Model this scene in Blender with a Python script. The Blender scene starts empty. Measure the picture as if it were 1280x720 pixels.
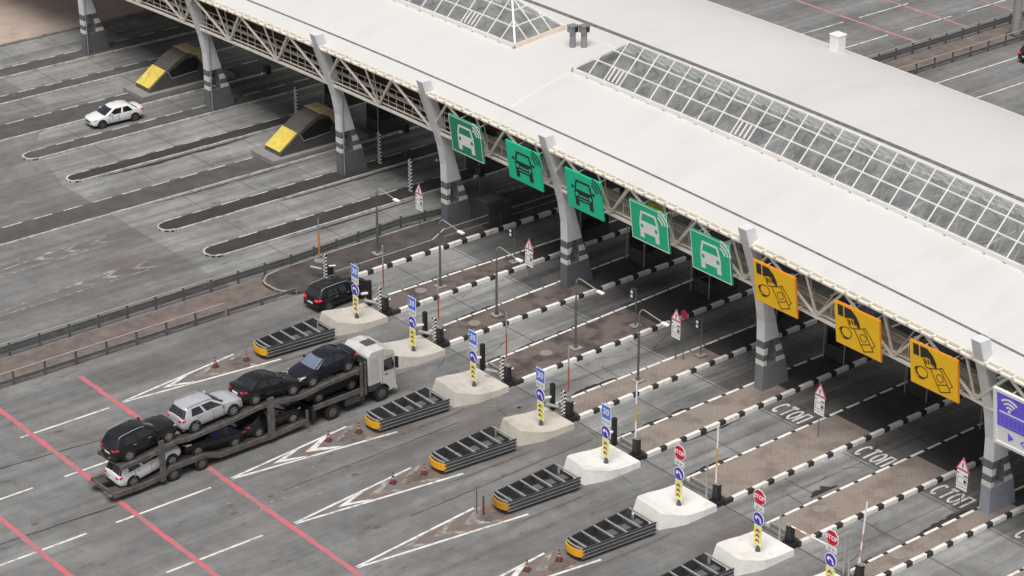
import bpy, bmesh, math, random
from mathutils import Vector, Matrix
random.seed(7)
R = math.radians
sc = bpy.context.scene
COL = sc.collection

# ------------------------------------------------------------------ camera, sky, sun, exposure
cam = bpy.data.cameras.new('camera'); cam_o = bpy.data.objects.new('camera', cam); COL.objects.link(cam_o)
cam.sensor_width = 36; cam.lens = 3000/1280*36; cam.clip_start = 1; cam.clip_end = 5000
cam_o.location = (0, 0, 70)
_p, _y = R(25.1), R(51.1)
F = Vector((math.cos(_y)*math.cos(_p), math.sin(_y)*math.cos(_p), -math.sin(_p)))
cam_o.rotation_euler = F.to_track_quat('-Z', 'Y').to_euler()
sc.camera = cam_o
w = bpy.data.worlds.new('World'); sc.world = w; w.use_nodes = True
nt = w.node_tree; nt.nodes.clear()
SUN_EL, SUN_AZ = R(65), R(-138)          # azimuth measured from +X towards +Y
sky = nt.nodes.new('ShaderNodeTexSky'); sky.sky_type = 'NISHITA'; sky.sun_disc = False
sky.sun_elevation = SUN_EL; sky.sun_rotation = R(90)-SUN_AZ; sky.dust_density = 4; sky.air_density = 1
hs = nt.nodes.new('ShaderNodeHueSaturation'); hs.inputs['Saturation'].default_value = .22
bg = nt.nodes.new('ShaderNodeBackground'); bg.inputs['Strength'].default_value = .08
ow = nt.nodes.new('ShaderNodeOutputWorld')
nt.links.new(sky.outputs[0], hs.inputs['Color']); nt.links.new(hs.outputs[0], bg.inputs[0]); nt.links.new(bg.outputs[0], ow.inputs[0])
sl = bpy.data.lights.new('sun', 'SUN'); sl.energy = 2.3; sl.angle = R(36); sl.color = (1, .965, .92)
so = bpy.data.objects.new('sun', sl); COL.objects.link(so)
sd = Vector((math.cos(SUN_EL)*math.cos(SUN_AZ), math.cos(SUN_EL)*math.sin(SUN_AZ), math.sin(SUN_EL)))
so.rotation_euler = sd.to_track_quat('Z', 'Y').to_euler(); so.location = (100, 100, 60)
vs = sc.view_settings; vs.view_transform = 'Standard'; vs.look = 'None'; vs.gamma = 1; vs.exposure = 0.22

# ------------------------------------------------------------------ materials
def nodes(m):
    m.use_nodes = True; t = m.node_tree
    return t, t.nodes, t.links, t.nodes['Principled BSDF']
def M(name, col, rough=.6, metal=0, var=.12, scale=1.5, dirt=None, dirt_amt=.5, coat=0, bump=0, stretch=(1, 1, 1), dscale=.6, lo=.52, hi=.68):
    m = bpy.data.materials.new(name); t, N, L, b = nodes(m)
    b.inputs['Roughness'].default_value = rough; b.inputs['Metallic'].default_value = metal
    b.inputs['Coat Weight'].default_value = coat
    geo = N.new('ShaderNodeNewGeometry'); mp = N.new('ShaderNodeMapping'); mp.inputs['Scale'].default_value = stretch
    L.new(geo.outputs['Position'], mp.inputs[0])
    n = N.new('ShaderNodeTexNoise'); n.inputs['Scale'].default_value = scale; n.inputs['Detail'].default_value = 6
    L.new(mp.outputs[0], n.inputs['Vector'])
    mr = N.new('ShaderNodeMapRange'); mr.inputs[1].default_value = .3; mr.inputs[2].default_value = .7
    mr.inputs[3].default_value = 1-var; mr.inputs[4].default_value = 1+var
    L.new(n.outputs[0], mr.inputs[0])
    mx = N.new('ShaderNodeVectorMath'); mx.operation = 'SCALE'; mx.inputs[0].default_value = col
    L.new(mr.outputs[0], mx.inputs['Scale'])
    out = mx.outputs[0]
    if dirt:
        n2 = N.new('ShaderNodeTexNoise'); n2.inputs['Scale'].default_value = dscale; n2.inputs['Detail'].default_value = 8; n2.inputs['Roughness'].default_value = .65
        L.new(mp.outputs[0], n2.inputs['Vector'])
        r2 = N.new('ShaderNodeMapRange'); r2.inputs[1].default_value = lo; r2.inputs[2].default_value = hi; r2.inputs[4].default_value = dirt_amt
        L.new(n2.outputs[0], r2.inputs[0])
        mc = N.new('ShaderNodeMix'); mc.data_type = 'RGBA'; mc.inputs['B'].default_value = (*dirt, 1)
        L.new(r2.outputs[0], mc.inputs['Factor']); L.new(out, mc.inputs['A']); out = mc.outputs['Result']
    L.new(out, b.inputs['Base Color'])
    if bump:
        bp = N.new('ShaderNodeBump'); bp.inputs['Strength'].default_value = bump; bp.inputs['Distance'].default_value = .02
        L.new(n.outputs[0], bp.inputs['Height']); L.new(bp.outputs[0], b.inputs['Normal'])
    return m

def road_mat(name, base, streak=.25, blotch=.2, wear=(0.30, 0.29, 0.28), stain=(.06, .05, .045), brown_x=None, rough=.8, track=None):
    """worn road surface: fine grain, blotches, tyre-worn streaks along the lanes, oil spots"""
    m = bpy.data.materials.new(name); t, N, L, b = nodes(m)
    b.inputs['Roughness'].default_value = rough; b.inputs['Specular IOR Level'].default_value = .35
    geo = N.new('ShaderNodeNewGeometry'); P = geo.outputs['Position']
    def noise(scale, stretch=(1, 1, 1), det=5, rgh=.55, off=(0, 0, 0)):
        mp = N.new('ShaderNodeMapping'); mp.inputs['Scale'].default_value = stretch; mp.inputs['Location'].default_value = off
        L.new(P, mp.inputs[0]); n = N.new('ShaderNodeTexNoise'); n.inputs['Scale'].default_value = scale
        n.inputs['Detail'].default_value = det; n.inputs['Roughness'].default_value = rgh
        L.new(mp.outputs[0], n.inputs['Vector']); return n.outputs[0]
    def rng(s, a, c, lo, hi, interp='LINEAR'):
        r = N.new('ShaderNodeMapRange'); r.inputs[1].default_value = a; r.inputs[2].default_value = c
        r.inputs[3].default_value = lo; r.inputs[4].default_value = hi; L.new(s, r.inputs[0]); return r.outputs[0]
    def math_(op, a, c):
        q = N.new('ShaderNodeMath'); q.operation = op
        for i, v in enumerate((a, c)):
            if isinstance(v, (int, float)): q.inputs[i].default_value = v
            else: L.new(v, q.inputs[i])
        return q.outputs[0]
    def mix(f, a, c):
        q = N.new('ShaderNodeMix'); q.data_type = 'RGBA'
        if isinstance(f, float): q.inputs['Factor'].default_value = f
        else: L.new(f, q.inputs['Factor'])
        for k, v in (('A', a), ('B', c)):
            if isinstance(v, tuple): q.inputs[k].default_value = (*v, 1)
            else: L.new(v, q.inputs[k])
        return q.outputs['Result']
    v = rng(noise(.22), .35, .65, 1-blotch, 1+blotch)
    v = math_('MULTIPLY', v, rng(noise(1.0, (.035, .9, 1), 4), .35, .65, 1-streak, 1+streak))
    v = math_('MULTIPLY', v, rng(noise(1.0, (.05, 2.6, 1), 3, off=(5, 9, 0)), .35, .65, 1-streak*.4, 1+streak*.4))
    sy = N.new('ShaderNodeSeparateXYZ'); L.new(P, sy.inputs[0])
    ph = math_('MULTIPLY', math_('ADD', sy.outputs['Y'], -115.3), 2*math.pi/6.35)
    cs_ = math_('MULTIPLY', math_('COSINE', ph, 0), rng(noise(.12, (.4, 1, 1), 3, off=(9, 9, 9)), .3, .7, .02, .13))
    v = math_('MULTIPLY', v, math_('SUBTRACT', 1.0, cs_))
    v = math_('MULTIPLY', v, rng(noise(7, det=3), .3, .7, .93, 1.07))
    v = math_('MULTIPLY', v, rng(noise(1.3, det=6, off=(3, 7, 1)), .35, .65, .9, 1.1))
    sc_ = N.new('ShaderNodeVectorMath'); sc_.operation = 'SCALE'; sc_.inputs[0].default_value = base
    L.new(v, sc_.inputs['Scale']); c = sc_.outputs[0]
    # brownish film
    c = mix(rng(noise(.16, det=6, off=(11, 2, 0)), .5, .72, 0, .28), c, (base[0]*1.05, base[1]*.86, base[2]*.78))
    # oil spots / dark blotches
    c = mix(rng(noise(.9, (.5, 1.4, 1), 7, .7, off=(1, 20, 0)), .60, .70, 0, .65), c, stain)
    c = mix(rng(noise(3.0, (1, 1, 1), 3, .6, off=(8, 3, 0)), .66, .72, 0, .5), c, stain)
    if brown_x:
        sx = N.new('ShaderNodeSeparateXYZ'); L.new(P, sx.inputs[0])
        f = rng(sx.outputs['X'], brown_x[0], brown_x[1], 0, 1)
        g = rng(sx.outputs['X'], brown_x[2], brown_x[3], 1, 0)
        k = math_('MULTIPLY', math_('MULTIPLY', f, g), rng(noise(.35, (.6, 1.2, 1), 8, .65, off=(2, 2, 5)), .45, .66, 0, .6))
        c = mix(k, c, (.125, .098, .085))
    L.new(c, b.inputs['Base Color'])
    bp = N.new('ShaderNodeBump'); bp.inputs['Strength'].default_value = .25; bp.inputs['Distance'].default_value = .01
    L.new(noise(14, det=2), bp.inputs['Height']); L.new(bp.outputs[0], b.inputs['Normal'])
    return m

def paver_mat(name, c1, c2, stain, amt):
    m = bpy.data.materials.new(name); t, N, L, b = nodes(m); b.inputs['Roughness'].default_value = .85
    geo = N.new('ShaderNodeNewGeometry')
    br = N.new('ShaderNodeTexBrick'); br.inputs['Scale'].default_value = 1; br.inputs['Brick Width'].default_value = .4; br.inputs['Row Height'].default_value = .2
    br.inputs['Mortar Size'].default_value = .018; br.inputs['Color1'].default_value = (*c1, 1); br.inputs['Color2'].default_value = (*c2, 1)
    br.inputs['Mortar'].default_value = (c1[0]*.72, c1[1]*.72, c1[2]*.72, 1)
    L.new(geo.outputs['Position'], br.inputs['Vector'])
    n = N.new('ShaderNodeTexNoise'); n.inputs['Scale'].default_value = .55; n.inputs['Detail'].default_value = 9; n.inputs['Roughness'].default_value = .62
    L.new(geo.outputs['Position'], n.inputs['Vector'])
    r = N.new('ShaderNodeMapRange'); r.inputs[1].default_value = .48; r.inputs[2].default_value = .62; r.inputs[4].default_value = amt
    L.new(n.outputs[0], r.inputs[0])
    mc = N.new('ShaderNodeMix'); mc.data_type = 'RGBA'; mc.inputs['B'].default_value = (*stain, 1)
    L.new(r.outputs[0], mc.inputs['Factor']); L.new(br.outputs['Color'], mc.inputs['A']); L.new(mc.outputs['Result'], b.inputs['Base Color'])
    return m

def worn_paint(name, col, under=(.14, .14, .135), lo=.42, hi=.62, amt=.75, scale=1.6, stretch=(1, 1, 1)):
    """paint rubbed away so that road shows through"""
    return M(name, col, .7, var=.1, dirt=under, dirt_amt=amt, dscale=scale, lo=lo, hi=hi, stretch=stretch)

def glass_mat(name, tint=(.75, .8, .8), mixf=.45, rough=.05):
    m = bpy.data.materials.new(name); m.use_nodes = True; t = m.node_tree; t.nodes.clear()
    o = t.nodes.new('ShaderNodeOutputMaterial'); a = t.nodes.new('ShaderNodeBsdfTransparent'); g = t.nodes.new('ShaderNodeBsdfGlossy')
    a.inputs[0].default_value = (*tint, 1); g.inputs['Roughness'].default_value = rough; g.inputs[0].default_value = (.9, .92, .92, 1)
    d = t.nodes.new('ShaderNodeBsdfDiffuse'); d.inputs[0].default_value = (.55, .56, .55, 1)
    lw = t.nodes.new('ShaderNodeLayerWeight'); lw.inputs[0].default_value = mixf
    x = t.nodes.new('ShaderNodeMixShader'); x2 = t.nodes.new('ShaderNodeMixShader')
    geo = t.nodes.new('ShaderNodeNewGeometry'); n = t.nodes.new('ShaderNodeTexNoise'); n.inputs['Scale'].default_value = .8; n.inputs['Detail'].default_value = 5
    t.links.new(geo.outputs['Position'], n.inputs['Vector'])
    mr = t.nodes.new('ShaderNodeMapRange'); mr.inputs[1].default_value = .35; mr.inputs[2].default_value = .7; mr.inputs[3].default_value = .15; mr.inputs[4].default_value = .36
    t.links.new(n.outputs[0], mr.inputs[0])
    x.inputs[0].default_value = mixf; t.links.new(a.outputs[0], x.inputs[1]); t.links.new(g.outputs[0], x.inputs[2])
    t.links.new(mr.outputs[0], x2.inputs[0]); t.links.new(x.outputs[0], x2.inputs[1]); t.links.new(d.outputs[0], x2.inputs[2])
    t.links.new(x2.outputs[0], o.inputs[0]); return m

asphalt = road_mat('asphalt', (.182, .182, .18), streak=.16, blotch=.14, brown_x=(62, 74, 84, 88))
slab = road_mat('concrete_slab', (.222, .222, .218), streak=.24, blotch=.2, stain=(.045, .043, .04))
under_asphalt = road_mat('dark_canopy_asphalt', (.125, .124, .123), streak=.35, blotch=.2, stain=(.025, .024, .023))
mid_top = M('worn_island_asphalt', (.085, .082, .078), .85, var=.2, scale=.8, dirt=(.12, .11, .10), dscale=.4)
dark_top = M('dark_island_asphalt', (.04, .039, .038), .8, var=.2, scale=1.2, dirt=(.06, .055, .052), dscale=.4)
brown_soil = M('brown_soil', (.165, .13, .115), .95, var=.25, scale=1.1, dirt=(.09, .075, .065), dscale=.35, bump=.3)
pave_brown = paver_mat('brown_paver', (.30, .25, .215), (.275, .23, .20), (.15, .115, .10), .6)
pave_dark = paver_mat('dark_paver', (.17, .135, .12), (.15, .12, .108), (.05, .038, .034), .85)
white_mark = worn_paint('white_road_paint', (.74, .73, .71), lo=.48, hi=.68, amt=.7)
white_mark2 = worn_paint('faded_white_road_paint', (.40, .37, .33), under=(.17, .15, .135), lo=.38, hi=.54, amt=.9)
red_mark = worn_paint('red_road_paint', (.66, .12, .17), under=(.27, .20, .195), lo=.36, hi=.62, amt=.8, scale=.5)
red_mark2 = worn_paint('pale_red_road_paint', (.46, .23, .23), under=(.2, .16, .16), lo=.42, hi=.7, amt=.6, scale=.8)
kerb_white = M('kerb_white', (.80, .785, .75), .7, var=.1, scale=3, dirt=(.40, .36, .32), dirt_amt=.5, dscale=1.3)
kerb_black = M('kerb_black', (.035, .035, .035), .7, var=.2, scale=3)
kerb_grey = M('kerb_concrete', (.30, .28, .25), .85, var=.2, scale=3, dirt=(.12, .105, .095), dirt_amt=.7, dscale=.9)
joint = M('joint_tar', (.045, .043, .04), .8, var=.2)
tar = M('dark_wet_stain', (.04, .037, .035), .55, var=.3, scale=2)
rust_stain = M('rust_brown_stain', (.12, .09, .075), .9, var=.3, scale=2, dirt=(.16, .14, .125), dirt_amt=.8, dscale=1.5, lo=.4, hi=.6)
roof_m = M('white_roof_membrane', (.635, .627, .612), .6, var=.02, scale=.25, dirt=(.575, .565, .545), dirt_amt=.6, dscale=.35, stretch=(.22, 1.0, 1))
seam_m = M('grey_roof_seam', (.16, .15, .145), .7, var=.35, scale=3)
fold_m = M('white_weld', (.8, .79, .77), .5, var=.03)
cream = M('cream_steel_paint', (.80, .75, .665), .5, var=.08, scale=2, dirt=(.55, .48, .38), dirt_amt=.4, dscale=1.4)
sky_frame = M('white_skylight_frame', (.80, .78, .75), .5, var=.06)
flash_m = M('peach_flashing', (.66, .56, .47), .6, var=.1, scale=2, dirt=(.5, .36, .26), dirt_amt=.5, dscale=.6)
pane = glass_mat('skylight_glass', (.74, .77, .77), .13)
col_grey = M('grey_column_paint', (.72, .725, .735), .5, var=.06, scale=.8)
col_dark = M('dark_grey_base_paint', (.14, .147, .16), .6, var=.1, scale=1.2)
col_lt = M('light_band_paint', (.70, .69, .66), .5, var=.06)
soffit = M('dark_soffit', (.32, .31, .30), .8, var=.1)
brownpanel = M('brown_catwalk_panel', (.13, .08, .055), .8, var=.35, scale=1.5, dirt=(.2, .15, .11), dscale=.7)
galv = M('galvanised_steel', (.42, .425, .43), .5, .3, var=.12, scale=3)
galv_dark = M('weathered_guardrail_steel', (.15, .155, .155), .55, .4, var=.2, scale=2)
rail_lt = M('pale_rail_steel', (.42, .42, .41), .45, .4, var=.12, scale=2)
black_m = M('black_metal', (.02, .02, .021), .5, var=.1)
dkgrey = M('dark_grey_metal', (.06, .06, .062), .55, var=.15)
midgrey = M('mid_grey_plastic', (.12, .12, .12), .5)
conc_white = M('white_concrete', (.80, .785, .75), .8, var=.05, scale=2.5, dirt=(.50, .45, .39), dirt_amt=.45, dscale=.7, bump=.2)
conc_cream = M('cream_concrete', (.58, .54, .485), .8, var=.06, scale=2.5, dirt=(.38, .33, .27), dirt_amt=.5, dscale=.7, bump=.2)
conc_grey = M('grey_concrete', (.25, .245, .235), .85, var=.15, scale=2, stretch=(.4, 3, 1))
yellow_att = M('yellow_nose_paint', (.85, .42, .02), .45, var=.06, dirt=(.4, .2, .04), dirt_amt=.4, dscale=2)
yellow_m = M('yellow_plate', (.72, .56, .10), .55, var=.15, scale=2, dirt=(.42, .34, .14), dirt_amt=.7, dscale=1.2)
tan_m = M('tan_plate', (.50, .38, .20), .6, var=.15)
W_ = M('sign_white', (.86, .86, .86), .4, var=.03)
K_ = M('sign_black', (.02, .018, .02), .4, var=.03)
G_bright = M('sign_green_bright', (.01, .60, .34), .35, var=.03)
G_dark = M('sign_green_dark', (.005, .27, .14), .35, var=.03)
G_mid = M('sign_green_mid', (.006, .50, .25), .35, var=.03)
Y_sign = M('sign_yellow', (1.0, .58, .006), .35, var=.03)
O_edge = M('sign_orange_edge', (.78, .25, .01), .4, var=.05)
BR_ = M('sign_dark_brown', (.06, .012, .01), .4, var=.05)
P_sign = M('sign_purple', (.16, .11, .80), .35, var=.04)
P_dim = M('sign_purple_line', (.28, .25, .75), .35, var=.04)
B_sign = M('sign_blue', (.10, .22, .85), .35, var=.04)
B_round = M('sign_round_blue', (.08, .05, .52), .35, var=.04)
R_sign = M('sign_red', (.72, .01, .05), .35, var=.04)
R_dark = M('sign_chevron_red', (.33, .03, .02), .4, var=.05)
L_sign = M('sign_lime', (.78, .82, .05), .4, var=.04)
sign_back = M('sign_back_grey', (.3, .3, .3), .5, .3)
grey_txt = M('sign_grey_text', (.25, .26, .3), .5)
orange_m = M('orange_paint', (.62, .20, .05), .5, var=.1)
red_pole = M('red_pole_paint', (.42, .09, .05), .5, var=.1)
amber = M('amber_paint', (.66, .36, .05), .5)
cone_m = M('cone_orange_red', (.24, .04, .03), .6, var=.15, scale=5, dirt=(.2, .05, .03), dscale=3)
tyre = M('tyre_rubber', (.018, .018, .018), .85, var=.2, scale=6)
rim_m = M('alloy_rim', (.55, .56, .57), .3, .8, var=.05)
rim_d = M('dusty_steel_rim', (.13, .13, .125), .6, .3)
def paint(name, c, rough=.25, coat=.5, metal=0):
    m = M(name, c, rough, metal, var=.03, coat=coat, dirt=(c[0]*.9+.004, c[1]*.9+.004, c[2]*.9+.003), dirt_amt=.4, dscale=2)
    if c[0] < .1: m.node_tree.nodes['Principled BSDF'].inputs['Specular IOR Level'].default_value = .25
    return m
p_white = paint('white_car_paint', (.78, .78, .79)); p_silver = paint('silver_car_paint', (.52, .53, .56), .3, .6, .2)
p_black = paint('black_car_paint', (.012, .012, .014)); p_blue = paint('blue_black_car_paint', (.012, .0135, .022)); p_dark = paint('dark_car_paint', (.02, .02, .021), .35)
clad = M('black_cladding', (.02, .02, .021), .6, var=.1)
carglass = M('dark_car_glass', (.012, .014, .018), .06, 0, var=.02, coat=1)
carglass_b = M('painted_blue_reflection_glass', (.16, .20, .27), .08, 0, var=.1, coat=1)  # bluish reflection painted into the windshield's base colour
chrome = M('chrome_trim', (.42, .42, .43), .45, .3, var=.03)
lamp_red = M('tail_lamp_red', (.62, .01, .06), .2, var=.05, coat=1)
lamp_lit = bpy.data.materials.new('lit_tail_lamp'); _t, _N, _L, _b = nodes(lamp_lit)
_b.inputs['Base Color'].default_value = (.7, .01, .05, 1); _b.inputs['Emission Color'].default_value = (1, .02, .08, 1); _b.inputs['Emission Strength'].default_value = .9
lamp_clear = M('head_lamp_clear', (.62, .64, .67), .1, .2, var=.05, coat=1)
truck_white = M('truck_cab_white', (.62, .61, .59), .4, var=.05, coat=.3, dirt=(.36, .34, .31), dirt_amt=.5, dscale=1.2)
deck_m = M('worn_deck_steel', (.075, .07, .068), .6, .2, var=.3, scale=2.5, dirt=(.13, .10, .085), dirt_amt=.7, dscale=1.6)
deck_lt = M('worn_deck_edge_steel', (.135, .125, .118), .55, .2, var=.3, scale=2.5, dirt=(.08, .062, .052), dirt_amt=.7, dscale=2)

# ------------------------------------------------------------------ mesh helper
class MB:
    def __init__(s, M_=None): s.v = []; s.f = []; s.m = []; s.M = M_
    def add(s, vs, fs, mi=0, M_=None):
        M_ = M_ or s.M; n = len(s.v)
        for p in vs:
            p = Vector(p); s.v.append(M_ @ p if M_ else p)
        for f in fs: s.f.append([i+n for i in f]); s.m.append(mi)
        return s
    def box(s, x0, x1, y0, y1, z0, z1, mi=0, M_=None):
        return s.add([(x0,y0,z0),(x1,y0,z0),(x1,y1,z0),(x0,y1,z0),(x0,y0,z1),(x1,y0,z1),(x1,y1,z1),(x0,y1,z1)],
                     [(0,3,2,1),(4,5,6,7),(0,1,5,4),(1,2,6,5),(2,3,7,6),(3,0,4,7)], mi, M_)
    def tube(s, p0, p1, r, r1=None, n=6, mi=0, caps=True):
        p0, p1 = Vector(p0), Vector(p1); r1 = r if r1 is None else r1
        d = (p1-p0).normalized(); a = d.orthogonal().normalized() if abs(d.z) < .99 else Vector((1, 0, 0)); 
        if abs(d.z) < .99: a = Vector((0, 0, 1)).cross(d).normalized()
        b = d.cross(a); vs = []
        for q, rr in ((p0, r), (p1, r1)):
            for i in range(n):
                t = 2*math.pi*(i+.5)/n; vs.append(q+a*rr*math.cos(t)+b*rr*math.sin(t))
        fs = [(i, (i+1) % n, n+(i+1) % n, n+i) for i in range(n)]
        if caps: fs += [tuple(range(n))[::-1], tuple(range(n, 2*n))]
        return s.add(vs, fs, mi)
    def path(s, pts, r, n=6, mi=0):
        for a, b in zip(pts, pts[1:]): s.tube(a, b, r, n=n, mi=mi)
        return s
    def prism(s, poly, n0, n1, mi=0, M_=None):      # polygon in local x,y extruded along z
        k = len(poly); vs = [(x, y, n0) for x, y in poly]+[(x, y, n1) for x, y in poly]
        fs = [tuple(range(k))[::-1], tuple(range(k, 2*k))]+[(i, (i+1) % k, k+(i+1) % k, k+i) for i in range(k)]
        return s.add(vs, fs, mi, M_)
    def ribbon(s, pts, wd, n0, n1, mi=0, M_=None, closed=False):
        P = [Vector((p[0], p[1])) for p in pts]; n = len(P)
        Lf, Rt = [], []
        for i in range(n):
            if closed: a, c = P[(i-1) % n], P[(i+1) % n]
            else: a, c = P[max(i-1, 0)], P[min(i+1, n-1)]
            d1 = (P[i]-a); d2 = (c-P[i])
            if d1.length < 1e-6: d1 = d2
            if d2.length < 1e-6: d2 = d1
            d1 = d1.normalized(); d2 = d2.normalized(); t = (d1+d2); t = t.normalized() if t.length > 1e-4 else d1
            nn = Vector((-t.y, t.x)); k = 1/max(.45, nn.dot(Vector((-d1.y, d1.x))))
            Lf.append(P[i]+nn*wd/2*k); Rt.append(P[i]-nn*wd/2*k)
        for i in range(n if closed else n-1):
            j = (i+1) % n
            s.prism([Rt[i], Rt[j], Lf[j], Lf[i]], n0, n1, mi, M_)
        return s
    def quadz(s, pts, z, mi=0):
        return s.add([(p[0], p[1], z) for p in pts], [tuple(range(len(pts)))], mi)
    def build(s, name, mats, parent=None, smooth=False, bevel=0, off=None, kind=None):
        me = bpy.data.meshes.new(name)
        vs = [v-Vector(off) for v in s.v] if off is not None else s.v
        me.from_pydata([tuple(v) for v in vs], [], s.f)
        for m_ in (mats if isinstance(mats, (list, tuple)) else [mats]): me.materials.append(m_)
        for i, p in enumerate(me.polygons): p.material_index = s.m[i]; p.use_smooth = smooth
        bm = bmesh.new(); bm.from_mesh(me); bmesh.ops.remove_doubles(bm, verts=bm.verts, dist=1e-5) if smooth else None
        bmesh.ops.recalc_face_normals(bm, faces=bm.faces) if kind != 'flat' else None
        bm.to_mesh(me); bm.free()
        if smooth:
            try: me.set_sharp_from_angle(angle=R(38))
            except Exception: pass
        o = bpy.data.objects.new(name, me); COL.objects.link(o)
        if parent is not None: o.parent = parent
        if bevel:
            bv = o.modifiers.new('bevel', 'BEVEL'); bv.width = bevel; bv.segments = 2; bv.limit_method = 'ANGLE'; bv.angle_limit = R(35)
        return o
def tag(o, label, cat, group=None):
    o['label'] = label; o['category'] = cat
    if group: o['group'] = group
    return o
def structure(o): o['kind'] = 'structure'; return o
def thing(name, label, cat, loc=(0, 0, 0), rz=0, group=None):
    o = bpy.data.objects.new(name, None); COL.objects.link(o); o.empty_display_size = .3
    o.location = loc; o.rotation_euler = (0, 0, rz); return tag(o, label, cat, group)
def dup(root, loc, rz=None, label=None):
    def rec(o, par):
        c = o.copy(); COL.objects.link(c); c.parent = par
        for ch in kids.get(o.name, []): rec(ch, c)
        return c
    kids = {}
    for o in bpy.data.objects:
        if o.parent: kids.setdefault(o.parent.name, []).append(o)
    r = rec(root, None); r.location = loc
    if rz is not None: r.rotation_euler = (0, 0, rz)
    if label: r['label'] = label
    return r
def frame(o, u, v):
    u, v = Vector(u).normalized(), Vector(v).normalized(); n = u.cross(v); o = Vector(o)
    return Matrix(((u.x, v.x, n.x, o.x), (u.y, v.y, n.y, o.y), (u.z, v.z, n.z, o.z), (0, 0, 0, 1)))
def circle(cx, cy, r, n=20, a0=0, a1=360, ry=None):
    ry = ry or r; k = n if a1-a0 >= 360 else n+1
    return [(cx+r*math.cos(R(a0+(a1-a0)*i/n)), cy+ry*math.sin(R(a0+(a1-a0)*i/n))) for i in range(k)]
def text_part(name, s, size, M_, mat, parent, n1=.012, bold=.0, sx=1):
    cu = bpy.data.curves.new(name, 'FONT'); cu.body = s; cu.size = size; cu.align_x = 'CENTER'; cu.align_y = 'CENTER'
    cu.extrude = n1/2; cu.offset = bold; cu.resolution_u = 3
    tmp = bpy.data.objects.new('tmp', cu); COL.objects.link(tmp)
    dg = bpy.context.evaluated_depsgraph_get(); me = bpy.data.meshes.new_from_object(tmp.evaluated_get(dg))
    bpy.data.objects.remove(tmp); bpy.data.curves.remove(cu)
    me.transform(M_ @ Matrix.Diagonal((sx, 1, 1, 1)) @ Matrix.Translation((0, 0, n1/2))); me.materials.clear(); me.materials.append(mat); me.name = name
    o = bpy.data.objects.new(name, me); COL.objects.link(o); o.parent = parent; return o

# ------------------------------------------------------------------ ground, slabs, islands
g = MB(); g.quadz([(-1500, -1500), (2000, -1500), (2000, 2000), (-1500, 2000)], 0)
structure(g.build('ground', asphalt, kind='flat'))
s_ = MB()
s_.quadz([(84.8, 60), (94.9, 60), (94.9, 124.3), (84.8, 124.3)], .004)
structure(s_.build('entry_lane_slabs', slab, kind='flat'))
s_ = MB(); s_.quadz([(78.9, 128.7), (99.8, 128.7), (99.8, 183), (86.5, 183), (86.5, 168), (81, 160), (78.9, 152)], .004)
structure(s_.build('exit_lane_slabs', slab, kind='flat'))

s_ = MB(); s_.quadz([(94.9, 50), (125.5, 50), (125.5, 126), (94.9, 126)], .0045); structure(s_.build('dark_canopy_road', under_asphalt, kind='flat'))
s_ = MB(); s_.quadz([(99.8, 126), (125.5, 126), (125.5, 183), (99.8, 183)], .0045); structure(s_.build('exit_canopy_road', road_mat('exit_canopy_asphalt', (.13, .128, .125), streak=.36, blotch=.25), kind='flat'))  # exit road under the canopy, in a darker tone than the slabs
# slab joints
jt = MB()
for i in range(9):
    x = 84.82+4.92*i
    jt.box(x-.03, x+.03, 60, 124.2, .004, .008)
    jt.box(x-.02, x+.02, 128.9, 182.9, .004, .008)
for y in (77.7, 84.2, 90.9, 96.9, 103.0, 110.1, 116.7, 122.5): jt.box(84.85, 125, y-.015, y+.015, .0045, .0075)
structure(jt.build('slab_joint', joint))

def island(name, Npts, Spts, x0, x1, top, h=.16, nose='square'):
    """S edge / N edge polylines (x,y)"""
    poly = [(x, y) for x, y in Spts]+[(x, y) for x, y in reversed(Npts)]
    m = MB(); m.prism(poly, 0, h); o = m.build(name, top); structure(o)
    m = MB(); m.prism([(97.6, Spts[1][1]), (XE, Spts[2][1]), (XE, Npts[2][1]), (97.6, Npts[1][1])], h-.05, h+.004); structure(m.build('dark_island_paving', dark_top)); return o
def kerb_line(pts, side, painted=True, hgt=.30, wd=.26, start=0, wl=1.17, bl=.5, mi0=0, gap=0):
    """blocks along a polyline; side=+1 the kerb body lies towards +Y"""
    m = MB()
    segs = []; 
    for (a, b) in zip(pts, pts[1:]):
        A, B = Vector((*a, 0)), Vector((*b, 0)); segs.append((A, B, (B-A).length))
    tot = sum(q[2] for q in segs)
    def P(s):
        for A, B, l in segs:
            if s <= l or (A, B, l) == segs[-1]: return A+(B-A)*(s/l), (B-A).normalized()
            s -= l
    s = 0; k = start
    while s < tot-.05:
        ln = (wl if k % 2 == 0 else bl); e = min(s+ln, tot)
        (p, d), (q, _) = P(s+.008), P(e-.008); n = Vector((-d.y, d.x, 0))*side
        mi = (k % 2) if painted else 0
        jz = random.uniform(-.008, .008)+(0 if k % 2 == 0 else -.012)
        j1 = random.uniform(-.012, .012)
        vs = [p+n*j1, q+n*j1, q+n*wd, p+n*wd]
        m.add([(v.x, v.y, 0) for v in vs]+[(v.x, v.y, hgt+jz) for v in vs], [(0,3,2,1),(4,5,6,7),(0,1,5,4),(1,2,6,5),(2,3,7,6),(3,0,4,7)], mi)
        s = e; k += 1
    return m
XE = 124
ISL = [ # S(x85,x104), N(x85,x104), top
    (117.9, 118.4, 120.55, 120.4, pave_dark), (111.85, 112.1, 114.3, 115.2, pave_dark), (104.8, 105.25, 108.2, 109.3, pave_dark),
    (98.75, 99.2, 101.2, 101.45, pave_brown), (92.55, 93.15, 95.4, 95.55, pave_brown), (85.6, 85.9, 89.2, 89.5, pave_brown),
    (79.65, 79.55, 82.55, 82.8, pave_brown), (74.35, 74.35, 76.05, 76.2, pave_brown), (67.5, 67.5, 70.2, 70.2, pave_brown)]
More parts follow.
